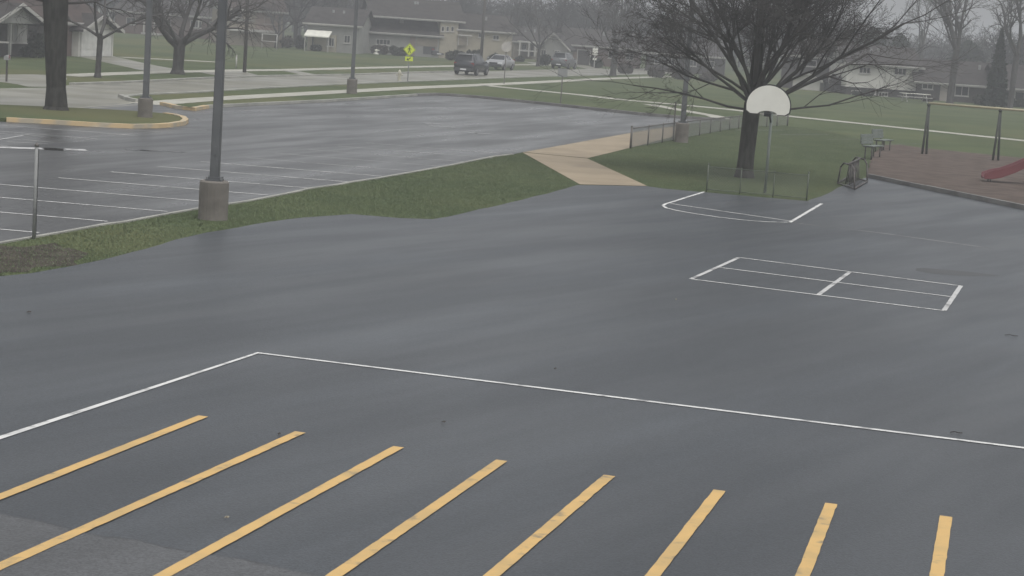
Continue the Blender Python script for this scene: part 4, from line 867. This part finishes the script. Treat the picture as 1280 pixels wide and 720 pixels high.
# porch house
h = House((641, 72.5), (686, 75.5), 'small tan house with a white columned porch behind the silver car'); W_ = h.W
ze = h.uz(660, 52.5)[1]; h.wall(0, W_, ze, 8, 'tan'); h.roof_ridge(0, W_, ze, ze+2.0, 8, 'shingle')
for x in (649.5, 661, 669): h.column(x, 52, 71, .18, 1.3)
h.panel('porch_rail', 648, 63, 671, 64.5, 'fascia', 1.35); h.window(652, 55, 658, 62, bars=1); h.door(663.5, 56, 667, 70, 'brick_dark'); h.panel('porch_beam', 648, 51.5, 671, 53.5, 'fascia', 1.4)
# small gabled house and brick garage house
h = House((673, 78.5), (708, 81), 'small house with a low front gable just left of the pink walled house'); W_ = h.W
ze = h.uz(690, 57)[1]; h.wall(0, W_, ze, 7, 'grey_siding', gable=ze+1.5); h.roof_gable(0, W_, ze, ze+1.6, 7, 'shingle'); h.window(676, 62, 683, 70); h.window(693, 63, 700, 71)
h = House((709, 80), (800, 86), 'brick house with a pinkish end wall and dark garage door'); W_ = h.W
ze = h.uz(740, 57.5)[1]; h.wall(0, W_, ze, 8, 'brick'); h.roof_ridge(0, W_, ze, ze+2.1, 8, 'shingle'); h.panel('pink_wall', 710, 62, 720.5, 80, 'brick_pink', .08); h.garage(722, 63, 737, 81, 'brick_dark', 4, 2); h.window(760, 65, 772, 73, bars=1); h.window(782, 67, 792, 75, bars=1)
# yard sign
g = P(742.5, 85); root = empty('yard_sign', g, 0, 'white boards on a post in front of the dark garage', 'sign'); s = F_PX/g.length
MB().box(-.05, .05, -.03, .03, -.05, zat(742.5, 59, g)).build('post_shaft', M['fascia'], root)
MB().box(-3.2/s, 3.2/s, -.06, -.032, zat(742.5, 69, g), zat(742.5, 60, g)).build('sign_board', M['board_white'], root); MB().box(-2.4/s, 2.4/s, -.06, -.032, zat(742.5, 75, g), zat(742.5, 72.5, g)).build('hanging_plate', M['board_white'], root)
h = House((806, 88), (905, 95), 'dim brown house hidden behind the left branches of the big tree'); W_ = h.W
ze = h.uz(850, 68)[1]; h.wall(0, W_, ze, 8, 'brick_dark'); h.roof_ridge(0, W_, ze, ze+2, 8, 'shingle')
for x in (818, 835, 862, 884): h.window(x, 71+(x-806)*.07, x+9, 79+(x-806)*.07, bars=1)
# pale house and white split level house on the other side
h = House((975, 109), (1048, 114.5), 'pale house with a low white gable seen through the right branches of the big tree'); W_ = h.W
ze = h.uz(1010, 70)[1]; h.wall(0, W_, ze, 8, 'brick_dark'); h.roof_ridge(0, W_, ze, ze+2, 8, 'shingle'); h.window(1002, 75, 1021, 83, bars=0)
u0, u1 = h.uz(997, 100)[0], h.uz(1031, 100)[0]; z1 = h.uz(1014, 98)[1]; h.wall(u0, u1, z1, 3, 'siding', y0=-3, gable=h.uz(1014, 92)[1]); h.roof_gable(u0, u1, z1+.02, h.uz(1014, 90)[1], 3, 'shingle', .3, -3)
h = House((1056, 117.5), (1145, 123.5), 'white split level house with a dark roof right of the big tree'); W_ = h.W
ze = h.uz(1100, 81)[1]; h.wall(0, W_, ze, 9, 'siding', h.uz(1100, 111)[1]); h.wall(.2, W_-.2, h.uz(1100, 111)[1]-.003, 8.5, 'brick_dark', y0=.25)
h.roof_ridge(0, W_, ze, h.uz(1100, 62)[1]+.4, 9, 'shingle', .5)
h.window(1117.5, 85, 1133, 94, bars=2); h.window(1074, 84, 1088, 92, bars=2)
for x0 in (1064, 1080, 1098): h.window(x0, 112.5+(x0-1060)*.066, x0+12, 118+(x0-1060)*.066, bars=2, y=.25)
h.panel('white_post', 1093, 110, 1095.5, 119, 'fascia', .06)
h = House((1146, 124), (1246, 131), 'low brown brick house with a pale door between two white framed windows'); W_ = h.W
ze = h.uz(1195, 105)[1]; h.wall(0, W_, ze, 8, 'brick_dark'); h.roof_ridge(0, W_, ze, ze+2.2, 8, 'shingle', .5)
h.window(1152.5, 104, 1166.5, 111.5, bars=1); h.window(1193.5, 107.5, 1211, 120, bars=1); h.door(1175, 105.5, 1184, 127, 'door')
h = House((1250, 132), (1360, 139.5), 'low house with white door trim at the far right edge'); W_ = h.W
ze = h.uz(1275, 111)[1]; h.wall(0, W_, ze, 8, 'grey_siding'); h.roof_ridge(0, W_, ze, ze+2.2, 8, 'shingle', .5); h.window(1268, 115, 1292, 126, bars=1); h.panel('door_trim', 1254, 111.5, 1256, 129, 'fascia', .08); h.panel('door_trim', 1263, 112, 1265, 130, 'fascia', .08); h.door(1256.3, 113, 1262.7, 129.5, 'brick_dark')
# picnic table in front of the white house
g = P(1143, 127.5); root = empty('picnic_table', g, R(10), 'white topped picnic table on the grass before the brick house', 'picnic table')
for i in range(5): MB().box(-1.35, 1.35, -.4+i*.16, -.4+i*.16+.148, .72, .76).build('top_slat', M['awning'], root)
for y in (-.75, .75): MB().box(-1.35, 1.35, y-.13, y+.13, .42, .46).build('bench_seat', M['fascia'], root)
for x in (-.95, .95):
    MB().box(x-.05, x+.05, -.8, .8, .36, .415).build('cross_brace', M['fascia'], root)
    for sg in (-1, 1): MB().tube((x, sg*.7, -.05), (x, sg*.2, .71), .05, n=4).build('leg', M['fascia'], root)
# small white garden ornament
g = P(470, 68); root = empty('lawn_ornament', g, 0, 'small white ornament on the far lawn left of the crossing sign', 'ornament')
MB().lathe([(.3,-.02),(.34,.1),(.22,.2),(.16,.3),(.24,.42),(.2,.54),(.05,.62)], 12).build('figure_body', M['awning'], root, True); MB().tube((.1,-.1,.45),(.38,-.15,.5),.09,.05,n=8).build('figure_head', M['awning'], root, True)
# ------------------------------------------------------------------ play frame in the tan house yard
g = P(338, 62); root = empty('play_frame', g, 0, 'thin white play frame on the far lawn below the tan house', 'play set'); s = F_PX/g.length
for x in (-.95, .65): MB().tube((x,0,-.05),(x,0,zat(338,43,g)),.055,n=8).build('post', M['fascia'], root, True)
MB().tube((-1.0,0,zat(338,43,g)),(.7,0,zat(338,43,g)),.05,n=8).build('top_bar', M['fascia'], root, True); MB().tube((-.95,0,zat(338,52,g)),(.65,0,zat(338,52,g)),.04,n=8).build('cross_bar', M['fascia'], root, True)
# ------------------------------------------------------------------ cars
def car(name, paint, base, rz, label, kind, group='vehicles along the street'):
    root = empty(name, P(*base), rz, label, 'car', group)
    w, L_ = (.95, 4.7) if kind == 'suv' else (.90, 4.6)
    # stations along y (front = +): y, belt z, roof z, half roof width, sill z
    if kind == 'suv': st = [(2.35,.72,.74,.72,.42),(2.25,.92,.95,.74,.30),(1.75,1.04,1.08,.80,.26),(1.05,1.09,1.14,.82,.26),(.35,1.12,1.68,.66,.26),(-.2,1.13,1.76,.67,.26),(-1.5,1.14,1.74,.66,.26),(-1.95,1.14,1.68,.63,.28),(-2.22,1.12,1.18,.80,.34),(-2.35,.95,.97,.76,.46)]
    else: st = [(2.30,.60,.62,.70,.36),(2.18,.76,.79,.74,.24),(1.6,.86,.90,.78,.22),(1.0,.92,.97,.78,.22),(.25,.95,1.40,.58,.22),(-.3,.96,1.46,.60,.22),(-.95,.97,1.41,.58,.22),(-1.65,.97,1.04,.74,.24),(-2.15,.95,.98,.74,.28),(-2.30,.72,.74,.70,.42)]
    mb = MB(); n = 8
    for y, zb_, zr_, hw, zs in st:
        k = .90 if abs(y) > 2.2 else 1
        mb.v += [(-w*.93*k, y, zs), (-w*k, y, (zs+zb_)/2), (-w*.97*k, y, zb_), (-hw, y, zr_), (hw, y, zr_), (w*.97*k, y, zb_), (w*k, y, (zs+zb_)/2), (w*.93*k, y, zs)]
    for i in range(len(st)-1): mb.f += [(i*n+j, i*n+(j+1) % n, (i+1)*n+(j+1) % n, (i+1)*n+j) for j in range(n)]
    mb.f += [tuple(range(n)), tuple((len(st)-1)*n+j for j in range(n-1, -1, -1))]
    mb.build('body', M[paint], root, True, bevel=.035)
    def pane(nm, q, off=.012, inset=.10):
        q = [Vector(p) for p in q]; c = sum(q, Vector())/4; nn = (q[1]-q[0]).cross(q[3]-q[0]).normalized()
        if nn.dot(c-Vector((0,0,.9))) < 0: nn = -nn
        q = [c+(p-c)*(1-inset)+nn*off for p in q]; q2 = [p-nn*.03 for p in q]
        MB().add(q+q2, [(0,1,2,3),(7,6,5,4),(0,4,5,1),(1,5,6,2),(2,6,7,3),(3,7,4,0)]).build(nm, M['glass'], root)
    def c4(i, j, a): # corner from station i, index
        y, zb_, zr_, hw, zs = st[i]; return {'bl': (-w*.97, y, zb_), 'tl': (-hw, y, zr_), 'br': (w*.97, y, zb_), 'tr': (hw, y, zr_)}[a]
    pane('windshield', [c4(3,0,'tl'), c4(3,0,'tr'), c4(4,0,'tr'), c4(4,0,'tl')])
    r_ = 7 if kind == 'suv' else 6
    pane('rear_window', [c4(r_,0,'tl'), c4(r_,0,'tr'), c4(r_+1,0,'tr'), c4(r_+1,0,'tl')], .014, .14)
    for sd_ in ('l', 'r'):
        for i, j in (((4, 5), (5, 6), (6, 7)) if kind == 'suv' else ((4, 5), (5, 6))): pane('side_window', [c4(i,0,'b'+sd_), c4(j,0,'b'+sd_), c4(j,0,'t'+sd_), c4(i,0,'t'+sd_)], .012, .14)
    wr = .36 if kind == 'suv' else .32
    for y in (1.42, -1.40):
        for sg in (-1, 1):
            t_ = MB().tube((sg*(w-.20), y, wr), (sg*(w+.015), y, wr), wr, n=20).build('wheel', M['tyre'], root, False, bevel=.02)
            MB().tube((sg*(w+.002), y, wr), (sg*(w+.024), y, wr), wr*.62, wr*.55, n=12).build('rim', M['rim'], t_)
    fz_ = .82 if kind == 'suv' else .66
    for sg in (-1, 1):
        MB().box(min(sg*.42, sg*.80), max(sg*.42, sg*.80), 2.16, 2.335, fz_-.08, fz_+.07).build('headlight', M['lamp_clear'], root, bevel=.015)
        MB().box(min(sg*.62, sg*.86), max(sg*.62, sg*.86), -2.345, -2.14, .86, 1.04).build('taillight', M['lamp_red'], root, bevel=.015)
        MB().box(min(sg*.52, sg*.80), max(sg*.52, sg*.80), -2.40, -2.30, .42, .50).build('reflector', M['lamp_clear'], root)
        MB().box(min(sg*.94, sg*1.10), max(sg*.94, sg*1.10), .72, .86, 1.02, 1.18).build('mirror', M[paint], root, bevel=.02)
    MB().box(-.40, .40, 2.25, 2.37, fz_-.22, fz_+.06).build('grille', M['black'], root)
    MB().box(-.84, .84, 2.22, 2.41, .34, .56).build('front_bumper', M['plastic_grey'], root, bevel=.03); MB().box(-.84, .84, -2.41, -2.22, .36, .60).build('rear_bumper', M['plastic_grey'], root, bevel=.03)
    MB().box(-.26, .26, -2.425, -2.412, .42, .54).build('licence_plate', M['plate'], root)
    if kind == 'suv':
        for sg in (-1, 1): MB().box(sg*.58-.025, sg*.58+.025, -1.7, .2, 1.775, 1.82).build('roof_rail', M['galv'], root)
        MB().box(-.60, .60, -2.12, -1.86, 1.70, 1.745).build('roof_spoiler', M['car_silver' if paint == 'car_dark' else paint], root, bevel=.01)  # silver on the dark car: roof highlight put into the spoiler colour
    return root
road_d = P(680, 93)-P(520, 97); rza = math.atan2(road_d.y, road_d.x)-math.pi/2
car('parked_suv', 'car_dark', (589, 93.5), rza, 'dark utility vehicle on the street right of the crossing sign', 'suv')
car('parked_sedan', 'car_silver', (624.5, 87), rza+math.pi, 'silver sedan behind the dark utility vehicle with its hood towards the lot', 'sedan')
car('parked_suv', 'car_grey', (704.5, 86), rza, 'grey utility vehicle parked on the street below the forked tree', 'suv')
car('parked_sedan', 'car_dark', (541, 71.5), R(20), 'dark sedan in the driveway of the split level house', 'sedan')
# ------------------------------------------------------------------ damp air
hz = MB().box(-1050, 1050, -75, 1650, -1.0, 27).build('haze', None); hz['kind'] = 'stuff'
HM = bpy.data.materials.new('haze'); HM.use_nodes = True; t = HM.node_tree; t.nodes.clear()
o_ = t.nodes.new('ShaderNodeOutputMaterial'); pv = t.nodes.new('ShaderNodeVolumePrincipled'); pv.inputs['Color'].default_value = (.86, .88, .90, 1); pv.inputs['Density'].default_value = HAZE; pv.inputs['Anisotropy'].default_value = .2
t.links.new(pv.outputs['Volume'], o_.inputs['Volume']); hz.data.materials.append(HM)
